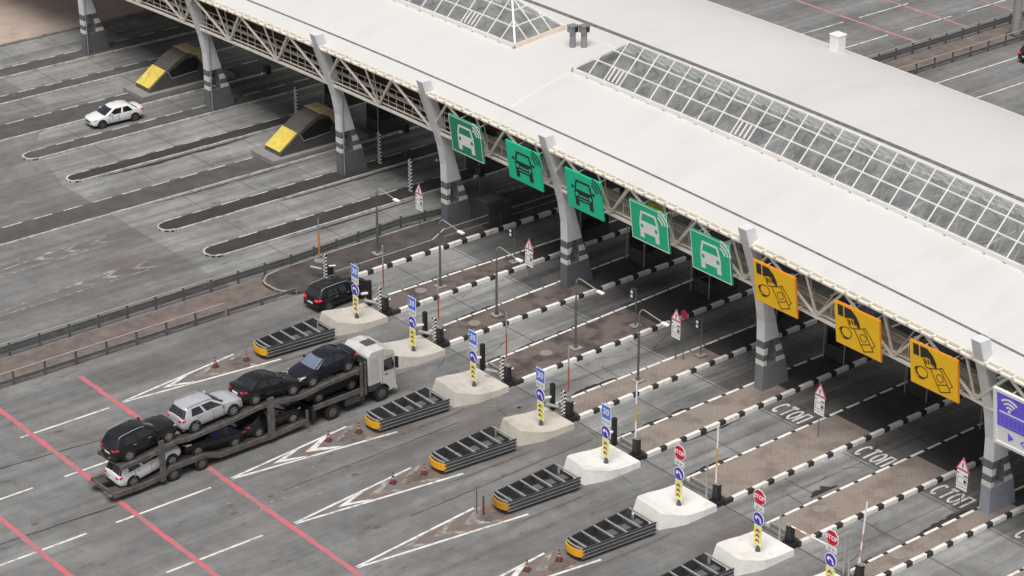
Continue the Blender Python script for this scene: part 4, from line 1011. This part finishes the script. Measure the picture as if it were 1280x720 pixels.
# ------------------------------------------------------------------ guardrails
def guardrail(name, label, pts, h=.75, post=2.0, top=None, beams=2, mat=galv_dark, wmat=rail_lt):
    p0 = Vector((*pts[0], 0)); t = thing(name, label, 'guardrail', p0)
    m = MB(); tm = MB()
    P = [Vector((*p, 0))-p0 for p in pts]
    for a, b in zip(P, P[1:]):
        d = (b-a).normalized(); n = Vector((-d.y, d.x, 0))
        for k in range(beams):
            z = h-.28*k
            for (o1, z1), (o2, z2) in (((0, 0), (.06, -.06)), ((.06, -.06), (.06, -.12)), ((.06, -.12), (0, -.18)), ((0, -.18), (0, -.24)), ) if 0 else (((-.05, 0), (-.05, -.09)), ((-.05, -.09), (-.01, -.12)), ((-.01, -.12), (-.05, -.15)), ((-.05, -.15), (-.05, -.24))):
                A1, A2, B1, B2 = a+n*o1, a+n*o2, b+n*o1, b+n*o2
                m.add([(A1.x, A1.y, z+z1), (B1.x, B1.y, z+z1), (B2.x, B2.y, z+z2), (A2.x, A2.y, z+z2)], [(0, 1, 2, 3)])
            m.tube((a.x, a.y, z+.01), (b.x, b.y, z+.01), .025, n=4, mi=1)
        if top: tm.tube((a.x, a.y, top), (b.x, b.y, top), .05, n=6)
    m.build('beam', [mat, wmat], t)
    if top: tm.build('top_rail', wmat, t)
    me = None; cnt = 0
    for a, b in zip(P, P[1:]):
        L_ = (b-a).length; k = max(1, int(round(L_/post)))
        for i in range(k):
            q = a+(b-a)*(i/k)
            if me is None:
                pm = MB(); pm.box(-.06, .06, -.04, .08, 0, (top or h)+.0); o = pm.build('post', mat, t); me = o.data
            else: o = bpy.data.objects.new('post', me); COL.objects.link(o); o.parent = t
            o.location = q; cnt += 1
    return t
guardrail('guardrail', 'long double-beam guardrail between the exit lanes and the brown median', [(40, 128.6), (84, 128.7), (90, 129.0), (94, 129.3), (104, 128.2), (112, 127.6)], h=.82, post=2.15, top=1.0)
guardrail('guardrail', 'guardrail with upper handrail on the entry side of the brown median', [(40, 124.85), (76, 124.85)], h=.5, post=2.3, top=1.0, beams=1)
guardrail('guardrail', 'low steel guardrail stub running on from the median handrail to the black SUV', [(76.3, 124.85), (81.6, 124.7)], h=.5, post=2.6, beams=1)
t = thing('handrail', 'thin tube handrail behind the leftmost black and white kerb', 'handrail', (85, 124.8, .2))
m = MB(); m.path([(0, 0, .55), (8.5, .1, .55), (9.6, .15, 1.05), (24, .2, 1.05)], .04, n=6); m.path([(9.6, .12, .5), (24, .2, .5)], .03, n=6); m.build('rail', rail_lt, t)
for k in range(12): m = MB(); m.tube((k*2.1, .1*k/12, 0), (k*2.1, .1*k/12, .55 if k < 5 else 1.05), .03, n=6); m.build('post', galv_dark, t)
guardrail('guardrail', 'double-beam guardrail beyond the roof nearest the red lines, upper right', [(136, 131.7), (230, 131.7)], h=.82, post=2.15, top=1.05)
guardrail('guardrail', 'guardrail beyond the roof beside the dark car, upper right', [(136, 128.1), (230, 128.1)], h=.5, post=2.3, top=1.0, beams=1)
t = thing('gantry_pole', 'thick grey pole standing on the median beyond the roof at the right edge', 'pole', (161.9, 129.5, 0))
m = MB(); m.tube((0, 0, 0), (0, 0, 9), .42, .34, n=16); m.build('pole', M('pole_grey', (.30, .30, .29), .6), t, smooth=True)
m = MB(); m.box(-.6, .6, -.6, .6, 0, .14); m.build('base_plate', dkgrey, t)

# ------------------------------------------------------------------ yellow impact bulkheads on the exit side
def bulkhead(x, y, yellow, label):
    t = thing('concrete_bulkhead', label, 'impact barrier', (x, y, 0), 0, 'yellow faced bulkheads on the exit side')
    m = MB(); m.box(0, 9, -1.6, 1.6, 0, .5); m.build('plinth', conc_grey, t, bevel=.03)
    side = [(.9, .5), (1.0, .82), (2.7, 2.0), (3.4, 2.5), (4.2, 2.9), (5.0, 3.12), (6.0, 3.12), (6.7, 2.6), (7.15, 1.8), (7.3, .5)]
    Fx = frame((0, -1.15, 0), (1, 0, 0), (0, 0, 1))
    m = MB(Fx); m.prism(side, -2.2, 0); m.build('body', M('grey_bulkhead_panel', (.085, .08, .075), .7, var=.15), t)
    m = MB(); m.add([(.92, -1.0, .86), (.92, 1.0, .86), (2.62, 1.0, 2.06), (2.62, -1.0, 2.06), (1.0, -1.0, .8), (1.0, 1.0, .8), (2.7, 1.0, 1.99), (2.7, -1.0, 1.99)], [(0, 1, 2, 3), (4, 7, 6, 5), (0, 3, 7, 4), (1, 5, 6, 2), (3, 2, 6, 7), (0, 4, 5, 1)])
    m.build('yellow_face', yellow, t)
    m = MB(Fx); m.prism([(2.85, 1.85), (3.15, 1.35), (5.5, 1.5), (5.85, 2.1), (5.5, 2.65), (4.6, 2.72)], .005, .03); m.build('dark_side_panel', M('dark_glossy_panel', (.02, .02, .021), .35), t)
    m = MB(Fx); m.ribbon([(2.75, 1.95), (3.1, 1.3), (5.6, 1.45)], .07, .03, .06); m.build('edge_trim', rail_lt, t)
    m = MB(); m.add([(4.7, -1.18, 3.17), (6.05, -1.18, 3.17), (6.05, 1.1, 3.17), (4.7, 1.1, 3.17)], [(0, 1, 2, 3)]); m.add([(6.05, -1.18, 3.17), (7.2, -1.18, 1.6), (7.2, 1.1, 1.6), (6.05, 1.1, 3.17)], [(0, 1, 2, 3)])
    m.add([(4.8, -1.19, 3.16), (6.05, -1.19, 3.16), (7.2, -1.19, 1.6), (6.4, -1.19, 1.5), (5.95, -1.19, 2.2), (5.6, -1.19, 2.75)], [(0, 1, 2, 3, 4, 5)]); m.build('tan_cover', tan_m, t)
bulkhead(92.75, 164.9, yellow_m, 'grey bulkhead with bright yellow sloping face near the white sedan')
bulkhead(93.3, 146.4, yellow_m, 'grey bulkhead with yellow sloping face and tan rear, between the second and third columns')

# ------------------------------------------------------------------ toll booths and small gear under the canopy
def booth(x, y, label, sc_=1.0):
    t = thing('toll_booth', label, 'toll booth', (x, y, .2), 0, 'dark toll booths under the canopy')
    m = MB(); m.box(0, 2.6, -.85, .85, 0, 1.0); m.box(0, 2.6, -.85, .85, 2.1, 2.5); m.box(-.1, 2.7, -.95, .95, 2.5, 2.6)
    for a in (0, 1.25, 2.5):
        for s in (-.85, .77): m.box(a, a+.1, s, s+.08, 1.0, 2.1)
    m.build('cabin', dkgrey, t, bevel=.02)
    m = MB(); m.box(.04, 2.56, -.8, .8, 1.0, 2.1); m.build('window', carglass, t)
    for a in (-.9, .9): m = MB(); m.tube((-.15, a, 0), (-.15, a, 2.6), .04, n=6); m.build('corner_tube', galv, t)
BTX = [(102.0, 119.4), (103.0, 113.7), (103, 107.1), (102.6, 100.3), (102.8, 94.3), (103.2, 87.6), (103.2, 81.4)]
for k, (x, y) in enumerate(BTX): booth(x, y, 'dark toll booth in shade under the canopy on the '+ORD[k]+' painted-kerb island')
for k, (x, y, lb) in enumerate(((103.5, 145.9, 'shadowed toll booth behind the bulkhead between second and third columns'), (104, 152.5, 'shadowed toll booth on the exit island left of the second bulkhead'), (104.5, 134.2, 'shadowed toll booth on the exit island next to the median'))): booth(x, y, lb)
def mast(x, y, h, label, head=True):
    t = thing('signal_mast', label, 'signal mast', (x, y, .1), 0, 'slim masts of the exit lanes')
    m = MB(); m.tube((0, 0, 0), (0, 0, h), .06, n=8); m.build('pole', galv_dark, t)
    if head:
        m = MB(); m.box(-.2, .2, -.3, .3, h-.6, h+.1); m.build('signal_head', black_m, t, bevel=.03)
        m = MB(); m.tube((-.25, 0, h-.5), (-.6, -.1, h-.45), .09, n=8); m.build('camera', W_, t)
for x, y, h, lb, hd in ((102.3, 178.6, 3.6, 'slim mast with black box head right of the leftmost column', True), (103.2, 169.8, 3.0, 'slim mast with black box head behind the left bulkhead', True),
                        (106, 172, 4.2, 'tall thin pole behind the left bulkhead mast', False), (107.5, 173.5, 4.2, 'second thin pole behind the left bulkhead mast', False),
                        (101.5, 157.9, 2.6, 'low mast with camera right of the second column', True), (102.5, 140.2, 2.6, 'low mast with camera right of the third column', True), (101.5, 134.2, 2.4, 'low mast with camera on the dark exit island', True),
                        (100.3, 128.0, 3.4, 'mast with cameras behind the column left of the green signs', True)):
    mast(x, y, h, lb, hd)
for x, y, lb in ((100.5, 152.3, 'checkered post in shade right of the second column'), (100.0, 140.2, 'checkered post in shade right of the third column, left one'), (98.5, 134.2, 'checkered post in shade left of the column by the first green sign')):
    checker(x, y, 2.6, lb, .13, 9)
t = thing('equipment_cabinet', 'dark grey equipment cabinet behind the column left of the green signs', 'cabinet', (98.6, 126.2, .17))
m = MB(); m.box(0, 2.2, -1.3, 1.0, 0, 1.7); m.build('cabinet', dkgrey, t, bevel=.03); m = MB(); m.box(.2, 1.6, -.9, .4, 1.7, 1.85); m.build('lid', midgrey, t)
for x, y, lb in ((108.6, 183.9, 'orange plastic barrier on the brown yard edge, left one'), (109.8, 184.3, 'orange plastic barrier on the brown yard edge, right one')):
    t = thing('plastic_barrier', lb, 'barrier', (x, y, 0), .3, 'orange plastic barriers')
    m = MB(); m.prism([(-.35, 0), (.35, 0), (.2, .35), (.12, .75), (-.12, .75), (-.2, .35)], -.6, .6, 0, frame((0, 0, 0), (1, 0, 0), (0, 0, 1))); m.build('shell', M('orange_plastic', (.65, .28, .16), .6), t, bevel=.03)
t = thing('waste_drum', 'grey steel drum standing at the brown yard edge', 'drum', (106.6, 184.2, 0))
m = MB(); m.tube((0, 0, 0), (0, 0, 1.3), .42, n=18); m.build('body', M('drum_grey', (.14, .14, .14), .6), t)
m = MB(); m.tube((0, 0, 1.28), (0, 0, 1.36), .46, n=18); m.build('lid', kerb_grey, t)

# ------------------------------------------------------------------ cars
def wheel(parent, x, y, r, wd, side, rimm):
    o = MB(); n = 20
    o.tube((0, -wd/2, 0), (0, wd/2, 0), r, n=n); t = o.build('wheel', tyre, parent); t.location = (x, y, r)
    q = MB(); yy_ = side*(wd/2); q.tube((0, yy_-side*.02, 0), (0, yy_+side*.006, 0), r*.66, n=16, mi=1)
    for k in range(5):
        a = R(72*k+20); d = Vector((math.cos(a), 0, math.sin(a))); p = Vector((-d.z, 0, d.x))*r*.12
        A = d*r*.1; B = d*r*.64; y_ = Vector((0, yy_+side*.012, 0)); y2 = Vector((0, yy_+side*.03, 0))
        q.add([A-p+y_, B-p*.7+y_, B+p*.7+y_, A+p+y_, A-p+y2, B-p*.7+y2, B+p*.7+y2, A+p+y2], [(0,1,2,3),(4,5,6,7),(0,1,5,4),(1,2,6,5),(2,3,7,6),(3,0,4,7)], 0)
    q.ribbon([(r*.64*math.cos(R(a)), r*.64*math.sin(R(a))) for a in range(0, 360, 20)], r*.09, 0, .03, 0, Matrix.Translation((0, yy_-(0 if side > 0 else .03), 0)) @ Matrix(((1, 0, 0, 0), (0, 0, 1, 0), (0, 1, 0, 0), (0, 0, 0, 1))), closed=True)
    q.build('rim', [rimm, black_m], t)
def car(label, kind, pm, loc, rz, pitch=0, two_tone=None, lit=False, rimm=rim_m, wsm=None, group=None, L_=None, cat=None):
    suv = kind == 'suv'
    L = L_ or (4.4 if suv else 4.6); Wd = .91; r = .35 if suv else .32
    t = thing('suv' if suv else 'sedan', label, 'SUV' if suv else 'car', loc, rz, group); t.rotation_euler = (0, -pitch, rz)
    h = L/2
    if suv:
        S = [(h, .42, .66, .60), (h-.04, .30, .80, .74), (h-.22, .24, .93, .84), (h-.7, .22, 1.02, .90), (h-1.25, .22, 1.08, .915), (0, .22, 1.10, .915), (-h+.9, .22, 1.12, .915), (-h+.35, .26, 1.12, .89), (-h+.08, .32, 1.05, .82), (-h, .42, .86, .76)]
        gz = [(1.05, h-1.22, -h+.14, .86), (1.50, h-1.92, -h+.42, .70), (1.60, h-2.12, -h+.50, .62)]; belt = 1.08
    else:
        S = [(h, .34, .60, .55), (h-.04, .24, .70, .70), (h-.16, .2, .77, .80), (h-.4, .19, .84, .865), (h-.85, .19, .93, .895), (h-1.3, .19, .985, .905), (0, .19, 1.0, .91), (-h+1.1, .19, 1.05, .905), (-h+.5, .21, 1.08, .885), (-h+.16, .25, 1.07, .84), (-h+.04, .3, 1.02, .76), (-h, .42, .9, .68)]
        gz = [(.97, h-1.05, -h+.36, .87), (1.38, h-1.82, -h+1.0, .70), (1.49, h-2.15, -h+1.35, .60)]; belt = .99
    m = MB(); cs = []
    for (x, zl, zt, wd) in S:
        zm = zl+(zt-zl)*.5
        half = [(0, zl), (wd*.85, zl), (wd*.97, zl+.12), (wd, zm), (wd*.985, zt-.16), (wd*.94, zt-.05), (wd*.80, zt), (wd*.4, zt+.03), (0, zt+.04)]
        cs.append([(x, y, z) for y, z in half]+[(x, -y, z) for y, z in half[-2:0:-1]])
    n = len(cs[0])
    # interpolate sections smoothly
    for k, c in enumerate(cs): m.v += [Vector(p) for p in c]
    for k in range(len(cs)-1):
        for i in range(n):
            j = (i+1) % n
            low = i in (0, 1, n-1, n-2) or (suv and i in (0, 1, n-1, n-2))
            m.f.append([k*n+i, k*n+j, (k+1)*n+j, (k+1)*n+i]); m.m.append(1 if low else 0)
    m.f.append(list(range(n))); m.m.append(0); m.f.append([(len(cs)-1)*n+i for i in range(n)]); m.m.append(0)
    # wheel arches
    wb = (h-.82, -h+.86)
    for x in wb:
        for s in (-1, 1): m.tube((x, s*(Wd-.25), r+.03), (x, s*(Wd+.004), r+.03), r+.085, n=20, mi=1)
    # cabin pillars/roof painted, ring of segments
    def ring(zq, xf, xr, w_):
        xa, xb = xf-.13*(w_/.85), xr+.10
        pts = [(xf, 0), (xf-.03, w_*.5), (xf-.10, w_*.86), (xa-.07, w_*.97), (xa-.16, w_)]
        sd_ = [xa-.16, xa-.16+(xb-xa+.16)*.43, xa-.16+(xb-xa+.16)*.48, xa-.16+(xb-xa+.16)*.82, xb+.12]
        side = [(x, w_) for x in sd_[1:]]; rear = [(xb, w_*.97), (xr+.02, w_*.82), (xr, 0)]
        hf = pts+side+rear
        return [(x, y, zq) for x, y in hf]+[(x, -y, zq) for x, y in hf[-2:0:-1]]
    rg = [ring(*q) for q in gz]; N_ = len(rg[0]); hf = 12
    # segment kinds over the half ring (index of the lower point)
    kindseg = ['F', 'F', 'P', 'P', 'S', 'P', 'S', 'P', 'P', 'R', 'R']
    kinds = kindseg+kindseg[::-1]
    base = len(m.v)
    for q in rg: m.v += [Vector(p) for p in q]
    GL = {'F': MB(), 'R': MB()}; GS_ = {}
    for lv in range(2):
        for i in range(N_):
            j = (i+1) % N_; f = [base+lv*N_+i, base+lv*N_+j, base+(lv+1)*N_+j, base+(lv+1)*N_+i]
            kd = kinds[i]
            m.f.append(f); m.m.append(2 if (two_tone and lv == 1) else 0)
            if lv == 0 and kd != 'P':
                a, b, c, d = [m.v[q] for q in f]; cen = (a+b+c+d)/4; nrm = (b-a).cross(d-a).normalized()
                if nrm.dot(cen-Vector((0, 0, 1))) < 0: nrm = -nrm
                sh = .94
                (GL[kd] if kd != 'S' else GS_.setdefault(i, MB())).add([cen+(p-cen)*sh+nrm*.012 if kd == 'S' else p+(cen-p)*.03+nrm*.012 for p in (a, b, c, d)], [(0, 1, 2, 3)])
    top = [base+2*N_+i for i in range(N_)]
    cx = sum(m.v[i].x for i in top)/N_; ci = len(m.v); m.v.append(Vector((cx, 0, gz[2][0]+.045)))
    for i in range(N_): m.f.append([top[i], top[(i+1) % N_], ci]); m.m.append(2 if two_tone else 0)
    body = m.build('body', [pm, clad, two_tone or pm], t, smooth=True)
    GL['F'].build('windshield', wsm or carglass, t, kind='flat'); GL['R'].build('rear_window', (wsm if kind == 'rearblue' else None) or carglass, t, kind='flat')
    for q in GS_.values(): q.build('side_window', carglass, t, kind='flat')
    for x in wb:
        for s in (-1, 1): wheel(t, x, s*(Wd-.09), r, .22, s, rimm)
    for s in (-1, 1):
        zl = .74 if suv else .66
        q = MB(); q.add([(h-.02, s*.44, zl-.05), (h-.10, s*.76, zl+.02), (h-.42, s*.872, zl+.12), (h-.38, s*.85, zl+.19), (h-.12, s*.70, zl+.13), (h-.05, s*.45, zl+.06)], [(0, 1, 2, 5), (1, 2, 3, 4), (1, 4, 5, 2)][:2]+[(0, 1, 4, 5)])
        for v in q.v: v.x += .02; v.y += s*.012
        q.build('headlight', lamp_clear, t, kind='flat')
        zt_ = .93 if suv else .86
        q = MB(); q.box(-h-.006, -h+.14, min(s*.46, s*.74), max(s*.46, s*.74), zt_-.07, zt_+.05); q.box(-h+.08, -h+.30, min(s*.72, s*.868), max(s*.72, s*.868), zt_-.04, zt_+.07)
        q.build('taillight', lamp_lit if lit else lamp_red, t, bevel=.02)
        q = MB(); mx_ = h-1.55 if suv else h-1.65; q.box(mx_-.08, mx_+.08, min(s*.90, s*1.08), max(s*.90, s*1.08), belt+.0, belt+.13); q.build('wing_mirror', pm, t, bevel=.03)
        for xd in (.15, -.85): q = MB(); q.box(xd-.10, xd+.10, min(s*.912, s*.935), max(s*.912, s*.935), belt-.17, belt-.14); q.build('door_handle', chrome if suv else pm, t)
        for xd in (h-1.45, .0-.02, -1.08): q = MB(); q.box(xd-.008, xd+.008, min(s*.90, s*.921), max(s*.90, s*.921), .36, belt-.06); q.build('door_seam', black_m, t)
        if suv:
            q = MB(); q.path([(h-2.15, s*.64, 1.60), (h-2.4, s*.65, 1.665), (-.6, s*.65, 1.69), (-h+.75, s*.64, 1.66), (-h+.55, s*.63, 1.60)], .022, n=5); q.build('roof_rail', chrome, t)
    q = MB(); q.box(-h-.02, -h+.1, -.74, .74, .34, .52); q.build('rear_bumper', clad if suv else pm, t, bevel=.03)
    q = MB(); q.box(-h-.03, -h-.015, -.26, .26, .62, .73); q.build('number_plate', W_, t)
    q = MB(); q.box(h-.02, h+.012, -.42, .42, .48, .64); q.build('grille', black_m, t)
    q = MB(); q.box(h-1.32, h-1.26, -.6, .1, belt-.01, belt+.03); q.build('wiper', black_m, t)
    return t
car('white four-door sedan driving on the exit lane at the left', 'sedan', p_white, (88.75, 161.1, 0), R(180-3), rimm=rim_d)
bs = car('black SUV with a glowing tail light driving into the leftmost entry lane', 'suv', p_black, (83.4, 122.15, 0), R(4), lit=True, rimm=rim_d, L_=4.8)
cr = car('dark car with red tail lamp on the road beyond the roof', 'suv', p_dark, (158.6, 125.9-2.1, 0), R(178+180-0), lit=True, rimm=rim_d)

# ------------------------------------------------------------------ car transporter
TA = R(1.9); T0 = Vector((57.5, 109.05, 0))          # rear end centre; local +X runs to the cab
T = thing('car_transporter', 'car transporter truck with white cab and two decks loaded with cars', 'truck', T0, TA)
def tp(x, y, z): return Matrix.Rotation(TA, 4, 'Z') @ Vector((x, y, z))+T0
HWd = 1.27
# profiles: upper deck z(x), lower deck z(x)
UP = [(.6, 2.18), (2.4, 2.25), (4.4, 2.55), (5.2, 2.42), (8.3, 2.55), (10.4, 2.75), (12, 2.62), (13.4, 2.40), (15.3, 2.62), (18.1, 2.72)]
LO = [(0.0, .62), (1.6, .55), (3.2, .62), (4.0, .98), (6.4, .98), (7.4, .62), (11.4, .55), (13.7, .70)]
def zof(P, x):
    for a, b in zip(P, P[1:]):
        if a[0] <= x <= b[0]: return a[1]+(b[1]-a[1])*(x-a[0])/(b[0]-a[0])
    return P[-1][1] if x > P[-1][0] else P[0][1]
def deck(name, P, th):
    for s in (-1, 1):
        m = MB()
        for (x0, z0), (x1, z1) in zip(P, P[1:]):
            y0, y1 = (s*.38, s*1.12)
            m.add([(x0, y0, z0-.05), (x1, y0, z1-.05), (x1, y1, z1-.05), (x0, y1, z0-.05), (x0, y0, z0), (x1, y0, z1), (x1, y1, z1), (x0, y1, z0)], [(0,3,2,1),(4,5,6,7),(0,1,5,4),(1,2,6,5),(2,3,7,6),(3,0,4,7)])
            k = max(1, int((x1-x0)/.35))
            for i in range(k):
                t_ = (i+.5)/k; x, z = x0+(x1-x0)*t_, z0+(z1-z0)*t_; m.box(x-.03, x+.03, min(y0, y1), max(y0, y1), z-.005, z+.022)
        m.build(name+'_track', deck_m, T)
        m = MB()
        for (x0, z0), (x1, z1) in zip(P, P[1:]):
            y0, y1 = s*1.12, s*HWd
            m.add([(x0, y0, z0-th), (x1, y0, z1-th), (x1, y1, z1-th), (x0, y1, z0-th), (x0, y0, z0+.05), (x1, y0, z1+.05), (x1, y1, z1+.05), (x0, y1, z0+.05)], [(0,3,2,1),(4,5,6,7),(0,1,5,4),(1,2,6,5),(2,3,7,6),(3,0,4,7)])
        m.build(name+'_side_beam', deck_lt, T)
    m = MB(); x = P[0][0]+.1
    while x < P[-1][0]-.1:
        z = zof(P, x); m.box(x-.06, x+.06, -HWd+.05, HWd-.05, z-.16, z-.06); x += 1.2
    m.build(name+'_cross_member', deck_m, T)
deck('upper_deck', UP, .18); deck('lower_deck', LO, .24)
m = MB(); m.box(0, .12, -1.25, 1.25, .38, .66); m.box(-.25, .05, -1.2, -.5, .5, .56); m.box(-.25, .05, .5, 1.2, .5, .56); m.build('tail_ramp', deck_lt, T, bevel=.02)
for a_ in (-1.1, .8): m = MB(); m.box(-.02, 0, a_, a_+.3, .44, .58); m.build('taillight', lamp_red, T)
# posts
for x, wx, z0, z1 in ((3.35, .24, .3, 3.0), (11.1, .32, .35, 3.15), (13.75, .1, .5, 1.4), (17.95, .14, .9, 3.2), (18.25, .1, .9, 3.2)):
    for s in (-1, 1):
        m = MB(); a = min(s*(HWd-.02), s*(HWd+.10)); b = max(s*(HWd-.02), s*(HWd+.10))
        m.add([(x-wx*.8, a, z0), (x+wx*.8, a, z0), (x+wx*.8, b, z0), (x-wx*.8, b, z0), (x-wx*.75, a, z1), (x+wx*.75, a, z1), (x+wx*.75, b, z1), (x-wx*.75, b, z1)], [(0,3,2,1),(4,5,6,7),(0,1,5,4),(1,2,6,5),(2,3,7,6),(3,0,4,7)])
        m.build('lift_post', deck_lt, T, bevel=.03)
# truck chassis + bed over it
m = MB(); m.box(13.6, 20.3, -.5, .5, .55, .95); m.box(14.3, 18.2, -1.15, 1.15, 1.12, 1.3); m.box(14.2, 14.5, -1.2, 1.2, .5, 1.3); m.box(13.2, 14.4, -.12, .12, .5, .62); m.build('chassis', black_m, T)
for a_, b_ in ((-1.27, -1.13), (1.13, 1.27)): m = MB(); m.box(14.3, 18.2, a_, b_, 1.12, 1.42); m.build('bed_side_beam', deck_lt, T)
for a_, b_ in ((-1.22, -.6), (.6, 1.22)): m = MB(); m.box(16.75, 18.3, a_, b_, .5, 1.05); m.build('fuel_tank', dkgrey, T, bevel=.08)
def twheel(x, y, r, wd, name='wheel'):
    m = MB(); m.tube((0, -wd/2, 0), (0, wd/2, 0), r, n=22); o = m.build(name, tyre, T); o.location = (x, y, r)
    q = MB(); s = 1 if y > 0 else -1; q.tube((0, s*(wd/2-.02), 0), (0, s*(wd/2+.006), 0), r*.58, n=16); q.tube((0, s*(wd/2), 0), (0, s*(wd/2+.05), 0), r*.25, n=12); q.build('rim', rim_d, o)
for x in (4.15, 6.1):
    for s in (-1, 1):
        twheel(x, s*1.08, .42, .32)
        m = MB(); m.ribbon([(x+.50*math.cos(R(a)), .42+.5*math.sin(R(a))) for a in range(15, 166, 25)], .04, -.17, .17, 0, frame((0, s*1.1, 0), (1, 0, 0), (0, 0, 1))); m.build('mudguard', deck_m, T)
for s in (-1, 1): twheel(15.75, s*1.0, .5, .45)
for s in (-1, 1): twheel(19.55, s*1.08, .52, .33)
# cab
CX0, CX1 = 18.55, 20.75
cabp = [(CX0, .95), (CX0, 3.35), (CX0+.25, 3.62), (CX0+1.25, 3.60), (CX1-.28, 3.32), (CX1-.12, 3.12), (CX1, 1.95), (CX1, .55), (CX1-.62, .50), (CX1-.66, .80), (CX1-.85, 1.05), (CX1-1.2, 1.15), (CX1-1.55, 1.05), (CX1-1.75, .95)]
m = MB(frame((0, 0, 0), (1, 0, 0), (0, 0, 1))); m.prism(cabp, -1.22, 1.22); cab = m.build('cab', truck_white, T, bevel=.07)
m = MB(); m.box(CX0-.01, CX0+.95, -1.232, 1.232, .93, 1.35); m.box(CX0-.012, CX0+.12, -1.15, 1.15, 1.3, 3.2); m.build('lower_skirt', dkgrey, cab)
m = MB()
for k in range(7): m.box(CX0+.2+.1*k, CX0+.225+.1*k, -1.236, 1.236, 1.5, 3.2)
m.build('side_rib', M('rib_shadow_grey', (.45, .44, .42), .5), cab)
m = MB(); m.box(CX0+.55, CX0+1.3, -.38, .38, 3.61, 3.67); m.build('roof_hatch', M('dark_hatch', (.07, .07, .075), .3, coat=.5), cab, bevel=.03)
m = MB(); m.add([(CX1-.07, -1.05, 3.08), (CX1-.07, 1.05, 3.08), (CX1+.012, 1.1, 2.0), (CX1+.012, -1.1, 2.0)], [(0, 1, 2, 3)]); m.v = [v+Vector((.02, 0, 0)) for v in m.v]; m.build('windshield', carglass, cab)
for s in (-1, 1):
    a = s*1.225; b = s*1.24
    m = MB(frame((0, 0, 0), (1, 0, 0), (0, 0, 1))); m.prism([(CX1-.98, 2.02), (CX1-.98, 2.78), (CX1-.35, 2.84), (CX1-.2, 2.3), (CX1-.22, 1.98)], min(-a, -b), max(-a, -b)); m.build('side_window', carglass, cab)
    m = MB(frame((0, 0, 0), (1, 0, 0), (0, 0, 1))); m.ribbon([(CX1-1.1, 1.2), (CX1-1.1, 2.95), (CX1-.25, 2.98), (CX1-.12, 1.9), (CX1-.14, 1.2)], .018, min(-a, -s*1.228), max(-a, -s*1.228)); m.build('door_seam', black_m, cab)
    m = MB(frame((0, 0, 0), (1, 0, 0), (0, 0, 1))); m.prism([(CX1-.92, 1.72), (CX1-.92, 1.78), (CX1-.68, 1.78), (CX1-.68, 1.72)], min(-a, -b), max(-a, -b)); m.build('door_handle', black_m, cab)
    m = MB(); m.box(CX1-.16, CX1-.02, min(s*1.28, s*1.5), max(s*1.28, s*1.5), 2.05, 2.8); m.tube((CX1-.12, s*1.2, 2.75), (CX1-.1, s*1.34, 2.75), .025, n=6); m.build('wing_mirror', black_m, cab, bevel=.03)
    m = MB(); m.box(CX1-.06, CX1+.02, min(s*.75, s*1.12), max(s*.75, s*1.12), .72, .98); m.build('headlight', lamp_clear, cab)
    m = MB(); m.ribbon([(CX1-1.2+.62*math.cos(R(q)), .52+.62*math.sin(R(q))) for q in range(10, 171, 20)], .05, min(-s*.9, -s*1.25), max(-s*.9, -s*1.25), 0, frame((0, 0, 0), (1, 0, 0), (0, 0, 1))); m.build('wheel_arch', clad, cab)
m = MB(); m.box(CX1, CX1+.02, -.7, .7, 1.05, 1.75); m.build('grille', black_m, cab)
m = MB(); m.box(CX1-.1, CX1+.08, -1.2, 1.2, .42, .7); m.build('bumper', truck_white, cab, bevel=.04)
m = MB(); m.box(CX0-.35, CX0-.02, -.9, .9, 1.0, 3.0); m.box(CX0-.4, CX0-.05, .7, 1.1, .9, 3.3); m.build('air_intake', black_m, T, bevel=.03)
# loaded cars (rest on the decks, so each is a thing of its own)
def loaded(lx, P, **k):
    rev = k.pop('rev', False); z = zof(P, lx); sl_ = (zof(P, lx+1.3)-zof(P, lx-1.3))/2.6
    p = tp(lx, 0, z); return car(k.pop('label'), k.pop('kind'), k.pop('pm'), p, TA+(math.pi if rev else 0), pitch=math.atan(sl_)*(-1 if rev else 1), **k)
gp = 'cars loaded on the transporter'
loaded(2.8, UP, label='black SUV with silver roof rails, rearmost on the upper deck of the transporter', kind='suv', pm=p_black, group=gp, lit=False)
loaded(7.35, UP, label='silver SUV on the upper deck of the transporter', kind='suv', pm=p_silver, group=gp)
loaded(11.65, UP, label='black sedan seen from behind, third on the upper deck, behind the silver SUV', kind='sedan', pm=p_black, group=gp, L_=4.45)
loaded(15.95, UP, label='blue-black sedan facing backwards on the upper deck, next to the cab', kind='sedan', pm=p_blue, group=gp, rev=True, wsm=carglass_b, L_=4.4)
loaded(2.95, LO, label='white SUV with black roof, rearmost on the lower deck of the transporter', kind='suv', pm=p_white, group=gp, two_tone=p_black)
loaded(7.35, LO, label='black sedan facing backwards on the lower deck, next to the white SUV', kind='sedan', pm=p_black, group=gp, rev=True, L_=4.35)
loaded(11.7, LO, label='black sedan on the lower deck between the two tall lift posts nearest the cab', kind='sedan', pm=p_dark, group=gp, L_=4.2)
loaded(16.2, [(14, 1.32), (18.5, 1.42)], label='dark sedan on the lower bed right behind the cab', kind='sedan', pm=p_dark, group=gp, L_=4.2)
